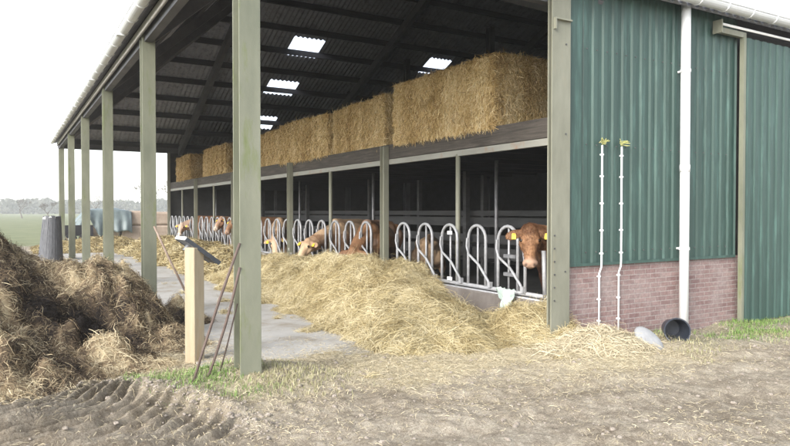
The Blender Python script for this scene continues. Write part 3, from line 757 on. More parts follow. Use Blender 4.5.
# ------------------------------------------------------------------ feed fence: one panel per bay
PITCH = .73
HZ0, HZ1 = .50, 1.43
FX = 6.17
def hoop_path(y):
    w = .215; r = w; pts = [(0, y + w, HZ0)]
    pts += [(0, y + w, HZ1 - r - .3)]
    pts += [(0, y + r * math.cos(t), HZ1 - r + r * math.sin(t)) for t in np.linspace(0, math.pi, 11)]
    pts += [(0, y - w, HZ0)]
    return pts
def lock_path(y):
    # leaves the far leg below the bend, sweeps down towards the near side of the next gap
    return [(-.03, y + .205, HZ1 - .20), (-.04, y + .205, HZ1 - .33), (-.045, y + .15, HZ1 - .45), (-.045, y - .10, HZ0 + .34), (-.045, y - .31, HZ0 + .13), (-.035, y - .36, HZ0 + .05)]
names = ['near tubular feed fence panel with a cow head through it beside the corner column', 'second panel of the tubular feed fence where a tan cow bends into the hay', 'middle panel of the tubular feed fence partly behind the near column',
         'tubular feed fence panel behind the sloped info panel, brown cows behind it', 'farthest panel of the tubular feed fence by the open passage end']
ui = 0; all_y = [6.30 + PITCH * i + .26 for i in range(33)]
all_y = [6.56 + .69] + []
all_y = [7.25 + .72 * i - .0 for i in range(-1, 32)]
for k in range(5):
    ya, yb = Y0 + k * BAY + .14, Y0 + (k + 1) * BAY - .14
    fp = thing('feed_fence', names[k], 'feed fence', (FX, ya, 0), 0, 'tubular feed fence panels')
    mb = MB(); mb.tube([(0, 0, HZ0), (0, yb - ya, HZ0)], .03, 8); mb.box((-.05, 0, HZ0 - .075), (.05, yb - ya, HZ0 - .045)); mb.build('bottom_rail', M['galv'], fp, smooth=True)
    for y in all_y:
        if not (ya + .05 < y < yb + .02): continue
        u = y - ya
        if k == 0 and y < 6.8:
            # the opened unit with the cow: only the tall hoop leg, two straight bars
            mb = MB(); mb.tube([(0, u - .17, HZ0), (0, u - .17, HZ1 - .05)], .024, 10); mb.build('neck_bar', M['galv'], fp, smooth=True)
            continue
        mb = MB(); mb.tube(hoop_path(u), .024, 10); mb.build('hoop', M['galv'], fp, smooth=True)
        mb = MB(); mb.tube([(0.02, u, HZ0), (0.02, u, HZ1 - .02)], .017, 8); mb.build('neck_bar', M['galv'], fp, smooth=True)
        mb = MB(); mb.tube(lock_path(u), .019, 8); mb.box((-.07, u - .395, HZ0 + .02), (-.015, u - .335, HZ0 + .10)); mb.build('locking_bar', M['galv'], fp, smooth=False)
    if k == 0:
        for z in (.72, .98):
            mb = MB(); mb.box((-.04, 7.05 - ya, z), (.02, 7.30 - ya, z + .05)); mb.build('latch', M['galv_dark'], fp)
        for z in (HZ0 + .03, HZ1 - .16): mb = MB(); mb.box((-.05, 8.57 - ya, z), (-.03, 8.69 - ya, z + .06)); mb.build('latch', M['white_pipe'], fp, bevel=.004)
        mb = MB(); mb.tube([(-.02, 6.86 - ya, HZ0), (-.02, 6.86 - ya, HZ0 + .42), (-.02, 6.89 - ya, HZ0 + .6)], .024, 10); mb.build('neck_bar', M['galv'], fp, smooth=True)
        mb = MB(); mb.tube([(-.02, 6.47 - ya, HZ0), (-.02, 6.50 - ya, HZ0 + .62)], .030, 10); mb.build('neck_bar', M['galv'], fp, smooth=True)

# plastic bag hooked under the fence
n1, n2 = 22, 16
U, W_ = np.meshgrid(np.linspace(-1, 1, n1), np.linspace(0, 1, n2), indexing='ij')
bx = -.05 - .05 * fbm(U * 3, W_ * 3, 5, 3) - .10 * W_ * (.6 + .4 * np.cos(U * 3))
by = U * (.13 + .08 * np.abs(fbm(U * 2, W_ * 3, 9, 3)) + .04 * np.cos(W_ * 5)); bz = .02 - W_ * (.36 + .08 * fbm(U * 3, W_, 3, 2)) + .03 * fbm(U * 5, W_ * 5, 2, 3)
V = np.stack([bx, by, bz], -1).reshape(-1, 3); i = (np.arange(n1 - 1)[:, None] * n2 + np.arange(n2 - 1)[None]).ravel()
o = add_obj('plastic_bag', raw_mesh('plastic_bag', V, np.stack([i, i + n2, i + n2 + 1, i + 1], 1), mats=[M['bag']]), None, (6.08, 7.12, .54), 'crumpled pale green plastic bag hanging on the fence bottom rail', 'bag')
o.modifiers.new('t', 'SOLIDIFY').thickness = .004

# ------------------------------------------------------------------ straw bales
def bale_mesh(L, D, H, ns, seed, sw=.006, front=True):
    """L along y, D along x, H up; origin at bottom front near corner"""
    rg = np.random.default_rng(seed)
    Vs = []; Qs = []; nb = 0
    def face(o, u, v, nu, nv):
        nonlocal nb
        U_, V_ = np.meshgrid(np.linspace(0, 1, nu), np.linspace(0, 1, nv), indexing='ij')
        P = np.array(o)[None, None] + U_[..., None] * np.array(u) + V_[..., None] * np.array(v)
        c = np.array([D / 2, L / 2, H / 2]); d = (P - c)
        # soften edges and wobble
        s = .025 * fbm(P[..., 0] * 4 + seed, P[..., 1] * 4, P[..., 2] * 4, 4) - .03 * ((np.abs(d[..., 0]) > D / 2 - .04).astype(float) + (np.abs(d[..., 1]) > L / 2 - .04) + (np.abs(d[..., 2]) > H / 2 - .04) - 1)
        P = P + d / np.linalg.norm(d, axis=-1, keepdims=True) * s[..., None]
        P[..., 2] += (P[..., 2] / H) * (.05 * fbm(P[..., 0] * 1.3 + seed, P[..., 1] * 1.3, 3, 3))
        i = (np.arange(nu - 1)[:, None] * nv + np.arange(nv - 1)[None]).ravel() + nb
        Vs.append(P.reshape(-1, 3)); Qs.append(np.stack([i, i + nv, i + nv + 1, i + 1], 1)); nb += nu * nv
    nl, ndp, nh = int(L * 14), int(D * 14), int(H * 14)
    face((0, 0, 0), (0, L, 0), (0, 0, H), nl, nh); face((0, 0, 0), (0, 0, H), (D, 0, 0), nh, ndp); face((0, 0, H), (0, L, 0), (D, 0, 0), nl, ndp)
    face((D, 0, 0), (0, 0, H), (0, L, 0), nh, nl); face((0, L, 0), (D, 0, 0), (0, 0, H), ndp, nh); face((0, 0, 0), (D, 0, 0), (0, L, 0), ndp, nl)
    V = np.concatenate(Vs); Q = np.concatenate(Qs)
    # strands on front (-x), near end (-y) and top
    aF, aE, aT = L * H, D * H, L * D * .6; tot = aF + aE + aT; n = ns; k = rg.choice(3, n, p=[aF / tot, aE / tot, aT / tot])
    u = rg.uniform(0, 1, n); v = rg.uniform(0, 1, n)
    P = np.where((k == 0)[:, None], np.stack([0 * u, u * L, v * H], 1), np.where((k == 1)[:, None], np.stack([u * D, 0 * u, v * H], 1), np.stack([u * D, v * L, H + 0 * u], 1)))
    N = np.where((k == 0)[:, None], [[-1., 0, 0]], np.where((k == 1)[:, None], [[0, -1., 0]], [[0, 0, 1.]]))
    P[:, 2] += (P[:, 2] / H) * (.05 * fbm(P[:, 0] * 1.3 + seed, P[:, 1] * 1.3, 3, 3))
    P = P + N * (.025 * fbm(P[:, 0] * 4 + seed, P[:, 1] * 4, P[:, 2] * 4, 4) + .005)[:, None]
    SV, SQ = strands(P, N + rg.normal(scale=.05, size=(n, 3)), .16, sw, tilt=.17, sag=.2, seed=seed + 9, flow=np.array([[0, 0, -1.0]]), flowk=1.0, drop=.2)
    # ragged fringe hanging over the loft edge
    nf = int(ns * .09); yf = rg.uniform(0, L, nf); PF = np.stack([np.full(nf, -.012), yf, rg.uniform(.0, .07, nf)], 1); NF = np.tile([[-1., 0, 0]], (nf, 1))
    FV, FQ = strands(PF, NF, .075, sw * .8, tilt=.15, sag=.1, seed=seed + 19, flow=np.array([[0, 0, -1.0]]), flowk=2.5, drop=.5)
    FV2, FQ2 = strands(np.stack([rg.uniform(0, D, nf), yf * 0 - .012, PF[:, 2]], 1), np.tile([[0, -1., 0]], (nf, 1)), .07, sw * .8, tilt=.15, sag=.1, seed=seed + 29, flow=np.array([[0, 0, -1.0]]), flowk=2.5, drop=.5)
    SQ = np.concatenate([SQ, FQ + len(SV), FQ2 + len(SV) + len(FV)]); SV = np.concatenate([SV, FV, FV2])
    P = np.concatenate([P, PF, PF]); k = np.concatenate([k, np.zeros(nf, int), np.ones(nf, int)]); n = len(P)
    flake = np.where(k == 0, P[:, 1], P[:, 0]) * 5.5 + .5 * fbm(P[:, 0] * 2, P[:, 1] * 2, P[:, 2] * 2, 2)
    t = .60 + rg.normal(0, .28, n) + .30 * (_hash(np.floor(flake).astype(np.int64), np.full(n, seed), np.zeros(n, np.int64)) - .5) + .25 * fbm(P[:, 0] * 3, P[:, 1] * 3 + seed, P[:, 2] * 3, 3)
    tb = .12 + .2 * fbm(V[:, 0] * 5, V[:, 1] * 5, V[:, 2] * 5, 3)
    return raw_mesh('straw_bale', np.concatenate([V, SV]), np.concatenate([Q, SQ + len(V)]), np.clip(np.concatenate([tb, np.repeat(t, 6)]), 0, 1), mats=[M['bale']])
bales = [((6.20, 7.57, 2.905), 2.86, 1.25, 1.05, 34000, 'biggest straw bale, at the near end of the loft'),
         ((6.25, 10.95, 2.905), 2.36, 1.25, .97, 22000, 'second straw bale along the loft, right of the near column'),
         ((6.22, 13.46, 2.905), 2.9, 1.25, .95, 17000, 'third straw bale along the loft, touching the near column in view'),
         ((6.25, 16.45, 2.905), 2.95, 1.25, .92, 9000, 'straw bale mostly behind the near column'),
         ((6.24, 21.6, 2.905), 3.1, 1.25, .98, 8000, 'straw bale just left of the near column in the far loft'),
         ((6.24, 26.5, 2.905), 2.3, 1.25, 1.0, 6000, 'last straw bale at the far end of the loft'),
         ((7.55, 7.62, 2.905), 2.9, 1.25, 1.02, 9000, 'straw bale in shade right behind the biggest bale')]
for i, (p, L, D, H, ns, lb) in enumerate(bales):
    o = add_obj('straw_bale', bale_mesh(L, D, H, ns, 100 + i, .0085 if p[1] < 12 else .011), None, p, lb, 'straw bale', 'straw bales on the loft')
    o.rotation_euler = (0, 0, R([.6, -1.2, .8, 0, -1, 1, 0][i]))

# ------------------------------------------------------------------ cattle
def fur_mat(name, dark, light, pale):
    m, nt, b = newmat(name)
    a = nd(nt, 'ShaderNodeAttribute', attribute_name='coat'); sp = nd(nt, 'ShaderNodeSeparateColor'); nt.links.new(a.outputs['Color'], sp.inputs[0])
    f = noise(nt, 14, 6, .7)
    mx = nd(nt, 'ShaderNodeMath', operation='MULTIPLY_ADD'); nt.links.new(f, mx.inputs[0]); mx.inputs[1].default_value = .5
    nt.links.new(sp.outputs[0], mx.inputs[2])
    sub = nd(nt, 'ShaderNodeMath', operation='SUBTRACT'); nt.links.new(mx.outputs[0], sub.inputs[0]); sub.inputs[1].default_value = .25
    c = ramp(nt, sub.outputs[0], [(.1, dark), (.8, light)])
    c = mixc(nt, sp.outputs[1], c, pale); c = mixc(nt, sp.outputs[2], c, (.025, .015, .012))
    nt.links.new(c, b.inputs['Base Color']); b.inputs['Roughness'].default_value = .65; b.inputs['Specular IOR Level'].default_value = .3
    bump(nt, b, noise(nt, 60, 4, .7), .35, .006); return m
M['coat_red'] = fur_mat('red_coat', (.060, .025, .014), (.31, .165, .082), (.44, .31, .245))
M['coat_tan'] = fur_mat('tan_coat', (.21, .115, .065), (.55, .39, .25), (.58, .45, .35))
M['coat_pied'] = fur_mat('pied_coat', (.15, .07, .04), (.40, .20, .10), (.72, .62, .52))
M['hair'] = tonemat('cow_hair', [(0, (.05, .02, .012)), (.5, (.17, .075, .035)), (1, (.36, .20, .11))], .6)
M['ear_in'] = mottled('ear_inside', (.50, .34, .26), (.62, .46, .38), 10, .7, 0)

def norm(v): return Vector(v).normalized()
def cow(name, label, loc, rotz, pol, hd, up, mat, tags=True, lying=False, seed=0, paleface=0.0, palebody=0.0, vox=.018, hair=False):
    root = thing(name, label, 'cow', loc, rotz, 'cattle at the feed fence')
    mb = MB()
    mb.ball((.42, 0, .90), (.44, .31, .40)); mb.ball((-.02, 0, .86), (.60, .36, .41)); mb.ball((-.52, 0, .96), (.38, .30, .36))
    mb.capsule([(-.80, 0, 1.20, .10), (-.3, 0, 1.21, .13), (.3, 0, 1.22, .12), (.58, 0, 1.23, .13)])
    mb.capsule([(-.62, .20, 1.16, .08), (-.80, .12, 1.10, .09)]); mb.capsule([(-.62, -.20, 1.16, .08), (-.80, -.12, 1.10, .09)])
    for s in (1, -1):
        if not lying:
            mb.capsule([(.50, .19 * s, .92, .17), (.56, .18 * s, .62, .095), (.53, .17 * s, .40, .062), (.54, .17 * s, .20, .047), (.54, .17 * s, .09, .05)]); mb.ball((.57, .17 * s, .04), (.075, .055, .045))
            mb.capsule([(-.60, .18 * s, .95, .21), (-.48, .20 * s, .66, .13), (-.74, .18 * s, .46, .068), (-.70, .18 * s, .20, .05), (-.69, .18 * s, .09, .052)]); mb.ball((-.66, .18 * s, .04), (.075, .055, .045))
        else:
            mb.capsule([(.50, .2 * s, .75, .16), (.75, .24 * s, .56, .07), (.55, .27 * s, .50, .055)]); mb.capsule([(-.55, .22 * s, .85, .2), (-.2, .34 * s, .60, .11), (-.55, .36 * s, .52, .06)])
    mb.capsule([(-.88, 0, 1.20, .05), (-.95, 0, .95, .032), (-.93, 0, .6, .028), (-.93, 0, .45, .045)])
    p = Vector(pol); h = norm(hd); n_ = Vector(up); n_ = (n_ - h * n_.dot(h)).normalized(); s_ = n_.cross(h)
    F = Matrix((h, s_, n_)).transposed()       # columns: along the face, sideways, forehead normal
    def hp(a, b_, c): return p + F @ Vector((a, b_, c))
    base = Vector((.55, 0, 1.02)); back = hp(.02, 0, -.05); mid = base.lerp(back, .5) + Vector((0, 0, .03))
    mb.capsule([(.48, 0, 1.04, .27), (*mid, .185), (*back, .135)])
    mb.capsule([(.62, 0, .74, .13), (*(mid - Vector((0, 0, .17))), .085), (*hp(.12, 0, -.16), .05)])
    mb.ball(hp(.09, 0, 0), (.15, .125, .11), mat=F); mb.ball(hp(.0, 0, .035), (.08, .09, .07), mat=F)
    mb.capsule([(*hp(.12, 0, -.01), .115), (*hp(.27, 0, .005), .093), (*hp(.40, 0, -.01), .080)])
    mb.ball(hp(.45, 0, -.02), (.070, .106, .080), mat=F); mb.ball(hp(.47, 0, -.06), (.05, .06, .04), mat=F)
    mb.capsule([(*hp(.14, 0, -.12), .075), (*hp(.30, 0, -.085), .06), (*hp(.44, 0, -.065), .05)])
    for s in (1, -1):
        mb.ball(hp(.15, .095 * s, .035), (.055, .035, .035), mat=F); mb.capsule([(*hp(.16, .09 * s, -.06), .06), (*hp(.26, .055 * s, -.06), .05)])
        e0, e1, e2 = hp(.02, .10 * s, .0), hp(.045, .20 * s, .0), hp(.085, .29 * s, -.01)
        mb.capsule([(*e0, .035), (*e0.lerp(e1, .6), .04)])
        M3 = Matrix(((h), (s_ * s), (n_))).transposed()
        ax = (e2 - e0).normalized(); t2 = ax.cross(n_).normalized(); EM = Matrix((ax, t2, ax.cross(t2))).transposed()
        mb.ball(e0.lerp(e2, .6), (.125, .070, .024), mat=EM)
        mb.ball(hp(.50, .040 * s, .015), (.022, .024, .020), mat=F)
    me = bpy.data.meshes.new('body'); me.from_pydata([tuple(v) for v in mb.v], [], mb.f)
    tmp = bpy.data.objects.new('body', me); COL.objects.link(tmp)
    rm = tmp.modifiers.new('r', 'REMESH'); rm.mode = 'VOXEL'; rm.voxel_size = vox
    sm = tmp.modifiers.new('s', 'SMOOTH'); sm.iterations = 4; sm.factor = .5
    dg = bpy.context.evaluated_depsgraph_get(); dg.update()
    m2 = bpy.data.meshes.new_from_object(tmp.evaluated_get(dg)); bpy.data.objects.remove(tmp)
    m2.name = 'body'; m2.materials.clear(); m2.materials.append(mat); m2.polygons.foreach_set('use_smooth', np.ones(len(m2.polygons), bool))
    co = np.zeros(len(m2.vertices) * 3, np.float32); m2.vertices.foreach_get('co', co); co = co.reshape(-1, 3)
    pv = np.array(p); Fm = np.array(F); q = (co - pv) @ Fm          # head coordinates
    head = (np.linalg.norm(q - np.array([.2, 0, -.03]), axis=1) < .36)
    muz = .62 * sstep(.36, .45, q[:, 0]) * head * (np.abs(q[:, 1]) < .13)
    tone = .55 + .25 * fbm(co[:, 0] * 3 + seed, co[:, 1] * 3, co[:, 2] * 3, 3)
    tone = tone + head * (.25 * np.exp(-((q[:, 1]) / .05) ** 2) * sstep(.08, .3, q[:, 0]) - .10 * (q[:, 0] < .1) + .3 * np.exp(-((q[:, 0] - .15) / .06) ** 2 - ((np.abs(q[:, 1]) - .09) / .04) ** 2))
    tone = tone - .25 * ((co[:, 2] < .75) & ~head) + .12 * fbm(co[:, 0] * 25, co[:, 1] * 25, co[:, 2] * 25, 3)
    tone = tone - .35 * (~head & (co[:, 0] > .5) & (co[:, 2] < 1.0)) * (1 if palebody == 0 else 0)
    pale = .9 * muz + paleface * head * sstep(.14, .02, np.abs(q[:, 1])) * sstep(-.08, .05, q[:, 2])
    pale = np.maximum(pale, palebody * sstep(.05, .15, fbm(co[:, 0] * 1.8 + seed, co[:, 1] * 1.8, co[:, 2] * 1.8, 3)))
    nos = head * np.exp(-((q[:, 0] - .488) / .024) ** 2 - ((np.abs(q[:, 1]) - .054) / .020) ** 2) * (q[:, 2] > -.03)
    mouth = head * np.exp(-((q[:, 2] + .058) / .008) ** 2) * (q[:, 0] > .40) * .8
    hoof = (co[:, 2] < .07) & (not lying)
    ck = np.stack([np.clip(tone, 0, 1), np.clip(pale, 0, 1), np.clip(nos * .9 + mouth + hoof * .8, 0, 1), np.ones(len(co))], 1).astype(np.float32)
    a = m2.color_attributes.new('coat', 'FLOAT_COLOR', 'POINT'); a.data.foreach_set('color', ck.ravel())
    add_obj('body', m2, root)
    if hair:
        tri = np.array([tuple(v.co) for v in m2.vertices]); nn = np.array([tuple(v.normal) for v in m2.vertices])
        sel = np.where(head & (q[:, 0] < .40))[0]; rg = np.random.default_rng(3); sel = sel[rg.integers(0, len(sel), 9000)]
        poll = (q[sel, 0] < .07) & (np.abs(q[sel, 1]) < .09) & (q[sel, 2] > 0)
        HV, HQ = strands(tri[sel] + rg.normal(scale=.004, size=(len(sel), 3)), nn[sel], np.where(poll, .05, .022), .0026, tilt=.35, sag=.1, seed=8, flow=np.tile(np.array(h), (len(sel), 1)), flowk=1.6)
        ht = np.clip(ck[sel, 0] * .8 + rg.normal(-.02, .16, len(sel)), 0, 1)
        add_obj('hair', raw_mesh('hair', HV, HQ, np.repeat(ht, 6), mats=[M['hair']]), root)
    for s in (1, -1):
        eb = MB(); eb.ball(hp(.155, .112 * s, .045), .026, 12, 8); eb.build('eye', M['eye'], root, smooth=True)
        if tags:
            c0 = hp(.06, .215 * s, .012); t = MB()
            TM = F
            vs = []
            for dz in (.016, .022):
                for (u, v) in ((-.005, -.022), (-.005, .022), (.045, .030), (.075, .028), (.075, -.028), (.045, -.030)): vs.append(c0 + F @ Vector((u, v, dz)))
            t.add(vs, [(5, 4, 3, 2, 1, 0), (6, 7, 8, 9, 10, 11)] + [(i, (i + 1) % 6, 6 + (i + 1) % 6, 6 + i) for i in range(6)])
            t.ball(c0 + F @ Vector((0, 0, .026)), .009, 8, 6)
            t.build('ear_tag', M['yellow'], root)
    return root
PI = math.pi
# the one that looks out at the corner: faces -x, head turned to the camera
cow('cow', 'red brown cow looking out through the fence with yellow ear tags', (7.12, 6.72, .12), PI, (1.10, .10, 1.27), (.22, .25, -.93), (.62, .68, .42), M['coat_red'], vox=.011, seed=1, hair=True)
cow('cow', 'tan cow bending down through the fence to eat from the hay', (7.11, 14.1, .12), R(205), (1.40, -.10, .84), (.62, -.05, -.78), (.7, 0, .7), M['coat_tan'], seed=2)
cow('cow', 'brown cow with a pale neck reaching down into the hay near the fence post', (6.92, 12.45, .12), R(219), (1.24, -.02, .74), (.35, 0, -.93), (.93, 0, .35), M['coat_red'], seed=3, tags=False, palebody=.5)
cow('cow', 'tan cow lying in the shade behind the fence', (8.75, 13.2, -.28), R(52), (1.05, .1, 1.15), (.75, .2, -.55), (.5, 0, .8), M['coat_tan'], seed=4, lying=True, tags=False)
cow('cow', 'cow with a pale head feeding just right of the near column', (6.85, 17.95, .12), R(240), (1.28, .0, .78), (.45, .1, -.88), (.88, 0, .45), M['coat_tan'], seed=5, paleface=.3)
cow('cow', 'red brown cow just left of the near column with its head raised at the fence', (7.25, 20.6, .12), PI, (1.05, .0, 1.22), (.55, .2, -.78), (.78, .2, .55), M['coat_red'], seed=6)
cow('cow', 'white patched cow behind the far fence with its head over the bars', (7.2, 21.9, .12), PI, (1.02, .1, 1.27), (.6, .3, -.7), (.7, .2, .6), M['coat_pied'], seed=7, paleface=.25, palebody=.6)
cow('cow', 'white faced cow seen over the top of the info panel', (7.05, 26.4, .12), PI, (1.15, .0, 1.0), (.35, .35, -.85), (.6, .6, .45), M['coat_pied'], seed=8, paleface=.5, palebody=.3)

# ------------------------------------------------------------------ small things
# info panel on a timber post
ip = thing('info_panel', 'sloped info panel with dark rubber edge on a pale timber post', 'info panel', (1.76, 7.32, 0))
mb = MB(); mb.prism([(.105 * math.cos(t), .105 * math.sin(t)) for t in (R(-104), R(-14), R(76), R(166))], 'z', -.1, 1.25); mb.build('timber_post', M['wood'], ip, bevel=.008)
fwd = Vector((.509, .861, 0)); rgt = Vector((.861, -.509, 0))
e1 = (rgt * .55 - fwd * .83).normalized(); e2 = (rgt * .83 + fwd * .55).normalized()
c = Vector((-.045, .06, 1.335)) - rgt * .095; sl = (e2 * .80 - Vector((0, 0, .60))).normalized(); nrm = e1.cross(sl); nrm = nrm if nrm.z > 0 else -nrm
def slab(mb, cc, a, la, b_, lb, n, t):
    vs = [cc + a * (i * la / 2) + b_ * (j * lb) + n * (k * t) for k in (0, 1) for (i, j) in ((-1, 0), (1, 0), (1, 1), (-1, 1))]
    mb.add(vs, [(0, 3, 2, 1), (4, 5, 6, 7), (0, 1, 5, 4), (1, 2, 6, 5), (2, 3, 7, 6), (3, 0, 4, 7)])
mb = MB(); slab(mb, c, e1, .34, sl, .46, nrm, .028); mb.build('backing_plate', M['panel'], ip, bevel=.003)
mb = MB(); slab(mb, c + nrm * .029 + sl * .01, e1, .32, sl, .44, nrm, .006); mb.build('display_face', M['panel_dark'], ip)
for s in (1, -1): mb = MB(); slab(mb, c + e1 * .182 * s - nrm * .006, e1, .02, sl, .47, nrm, .045); mb.build('rubber_edge', M['panel_dark'], ip)
mb = MB(); slab(mb, c - sl * .011 - nrm * .002, e1, .38, sl, .02, nrm, .04); mb.build('top_edge', M['white_pipe'], ip, bevel=.003)
mb = MB(); slab(mb, c + sl * .10 - nrm * .07 , e1, .09, sl, .20, nrm, .068); mb.build('bracket', M['panel'], ip)

# rods leaning on the near column
def rod(name, pts, r, mat, label, cat, group=None):
    o0 = Vector(pts[0]); mb = MB(); mb.tube([Vector(p) - o0 for p in pts], r, 8); return mb.build(name, mat, None, loc=o0, smooth=True, label=label, cat=cat, group=group)
rod('rod', [(1.38, 5.95, .0), (1.50, 5.93, .40), (1.64, 5.88, .86), (1.80, 5.80, 1.36)], .013, M['rust'], 'longest rusty rod leaning on the near column, its foot farthest left', 'rod', 'rods leaning on the near column')
rod('rod', [(1.50, 5.98, .0), (1.60, 5.95, .28), (1.69, 5.9, .60), (1.735, 5.86, .80), (1.80, 5.80, 1.14)], .013, M['rust'], 'bent rusty rod in the middle of the three on the near column', 'rod', 'rods leaning on the near column')
rod('rod', [(1.64, 6.05, .0), (1.72, 5.98, .36), (1.80, 5.88, .80)], .007, M['rust'], 'shortest and thinnest rod leaning on the near column', 'rod', 'rods leaning on the near column')
fk = thing('fork', 'long wooden handled fork stuck in the litter beside the second column', 'fork', (2.42, 10.1, .12))
mb = MB(); mb.tube([(0, 0, .05), (-.30, .17, .75), (-.52, .28, 1.30)], .017, 8); mb.build('handle', M['handle_wood'], fk, smooth=True)
mb = MB(); mb.tube([(0, 0, .08), (.02, -.01, -.02)], .02, 8); mb.tube([(-.05, -.1, -.02), (.09, .08, -.02)], .011, 6)
for s in (-1, -.33, .33, 1): mb.tube([(.02 + .07 * s, -.01 + .09 * s, -.02), (.06 + .07 * s, -.03 + .09 * s, -.18)], .007, 6)
mb.build('tines', M['rust'], fk)

# bucket lying on its side
bk = thing('bucket', 'black plastic bucket lying on its side at the downpipe', 'bucket', (7.50, 5.50, .10))
ax = Vector((-.62, -.74, .06)).normalized()
sd = ax.cross(Vector((0, 0, 1))).normalized(); uu = sd.cross(ax)
def lathe(mb, prof, n=32):
    vs = []; fs = []
    for (t, r) in prof:
        for k in range(n):
            a = 2 * math.pi * k / n; vs.append(ax * t + sd * (r * math.cos(a)) + uu * (r * math.sin(a)))
    for i in range(len(prof) - 1):
        for k in range(n): fs.append((i * n + k, i * n + (k + 1) % n, (i + 1) * n + (k + 1) % n, (i + 1) * n + k))
    fs.append(tuple(range(n))); fs.append(tuple(reversed(range((len(prof) - 1) * n, len(prof) * n))))
    mb.add(vs, fs)
mb = MB(); lathe(mb, [(-.17, .115), (-.05, .13), (.12, .148), (.165, .152), (.165, .165), (.18, .165), (.18, .149), (.12, .142), (-.05, .124), (-.155, .108)]); mb.build('body', M['bucket'], bk, smooth=False)
mb = MB(); mb.tube([ax * .14 + sd * (.162 * math.cos(t)) + uu * (.162 * math.sin(t)) * 1.0 + ax * .12 * math.sin(-t) for t in np.linspace(math.pi, 2 * math.pi, 12)], .004, 6); mb.build('handle', M['galv_dark'], bk)

# pale stone leaning by the bucket
a_ = (rgt * .80 - Vector((0, 0, .60))).normalized(); c_ = (Vector((0, 0, 1)) * .75 - fwd * .6 + rgt * .45); c_ = (c_ - a_ * c_.dot(a_)).normalized()
TM = Matrix((a_, c_.cross(a_), c_)).transposed()
mb = MB(); mb.ball((0, 0, 0), (.22, .17, .075), 24, 14, mat=TM)
o = mb.build('stone', M['stone'], None, loc=(6.66, 5.22, .08), smooth=True, label='pale rounded stone slab lying in the straw left of the bucket', cat='stone')
co = np.array([tuple(v.co) for v in o.data.vertices]); d = 1 + .10 * fbm(co[:, 0] * 6, co[:, 1] * 6, co[:, 2] * 6, 3)
for v, k in zip(o.data.vertices, d): v.co *= float(k)

# loose clods and stones on the yard
def clod(seed):
    mb = MB(); mb.ball((0, 0, 0), (1, .8, .55), 12, 8); me = bpy.data.meshes.new('clod')
    V = np.array([tuple(v) for v in mb.v]); n = 1 + .8 * fbm(V[:, 0] * 2.1 + seed, V[:, 1] * 1.6, V[:, 2] * 1.6, 3); V = V * n[:, None]
    me.from_pydata(V.tolist(), [], mb.f); me.update(); me.materials.append(M['clod']); return me
M['clod'] = mottled('earth_clod', (.20, .17, .14), (.36, .315, .27), 6, .95, .5, 30)
cl = [np.array([tuple(v.co) for v in clod(s).vertices]) for s in range(5)]
cf = [tuple(p.vertices) for p in clod(0).polygons]
rg = np.random.default_rng(91); Vs = []; Fs = []; nb = 0
for i in range(3500):
    x = rg.uniform(-.6, 10); y = rg.uniform(2.6, 6.6)
    if i % 6 == 0:
        u_ = rg.uniform(-3.2, -.9); w_ = 5.46 + rg.normal(.64, .13) - .74 * min(2, max(0, u_ + 2.55)); x = .861 * u_ + .509 * w_; y = -.509 * u_ + .861 * w_
    s = min(.024, .004 * rg.pareto(2.0) + (.009 if i % 4 == 0 else .004))
    a = rg.uniform(0, 6.28); c_, s_ = math.cos(a), math.sin(a); v_ = cl[i % 5] * s
    v_ = np.stack([v_[:, 0] * c_ - v_[:, 1] * s_, v_[:, 0] * s_ + v_[:, 1] * c_, v_[:, 2]], 1) + [x, y, float(ground_z(x, y)) + s * .15]
    Vs.append(v_); Fs += [tuple(k + nb for k in f) for f in cf]; nb += len(v_)
me = bpy.data.meshes.new('clods'); me.from_pydata(np.concatenate(Vs).tolist(), [], Fs); me.validate(); me.materials.append(M['clod'])
add_obj('earth_clods', me, kind='stuff', label='small dry earth clods scattered over the mud yard', cat='clods')

# ------------------------------------------------------------------ beyond the barn
sb = thing('slat_bundle', 'upright tapering bundle of dark grey slats with a pale top', 'bundle', (1.2, 24.5, 0))
mb = MB()
for k in range(26):
    a = 2 * math.pi * k / 26; rb, rt_ = .36, .25
    w = .05
    p0 = Vector((rb * math.cos(a), rb * math.sin(a), 0)); p1 = Vector((rt_ * math.cos(a) + .05, rt_ * math.sin(a), 1.45 + .05 * math.sin(k * 2.3)))
    bar(mb, p0, p1, .10, .03, up=Vector((math.cos(a), math.sin(a), 0)))
mb.build('slats', M['slat'], sb)
mb = MB(); mb.tube([(.03, 0, 1.38), (.03, 0, 1.46)], [.26, .25], 18); mb.build('top_cover', M['white_pipe'], sb)

# tarp covered stack
tx, ty = 2.6, 36.0
def old_bale(x, y, z, lb, w=1.2, l=1.25, h=.9):
    mb = MB(); mb.box((0, 0, 0), (w, l, h)); o = mb.build('old_bale', M['bale_end'], None, loc=(x, y, z), bevel=.10, label=lb, cat='straw bale', group='old bales beyond the barn')
    return o
old_bale(5.05, 36.2, 0, 'weathered bale at the bottom right of the tarp stack', 1.3); old_bale(5.0, 36.2, .91, 'weathered bale on top at the right of the tarp stack', 1.3, 1.25, .75)
old_bale(6.4, 36.4, 0, 'lower weathered bale at the far right end of the stack', 1.3); old_bale(6.42, 36.4, .91, 'upper weathered bale at the far right end of the stack', 1.3, 1.25, .7)
old_bale(3.55, 36.2, 0, 'weathered bale under the teal tarp', 1.35)
n1, n2 = 40, 30
U, W_ = np.meshgrid(np.linspace(0, 1, n1), np.linspace(0, 1, n2), indexing='ij')
X_ = 2.75 + U * 2.75
top = 1.72 + .08 * fbm(U * 3, W_ * 2, 4, 3)
drop_ = np.clip((.42 - W_) / .42, 0, 1)
hang = np.interp(U, [0, .18, .28, .45, .55, .75, .9, 1], [.6, .5, .45, 1.45, 1.05, 1.15, 1.0, 1.1])
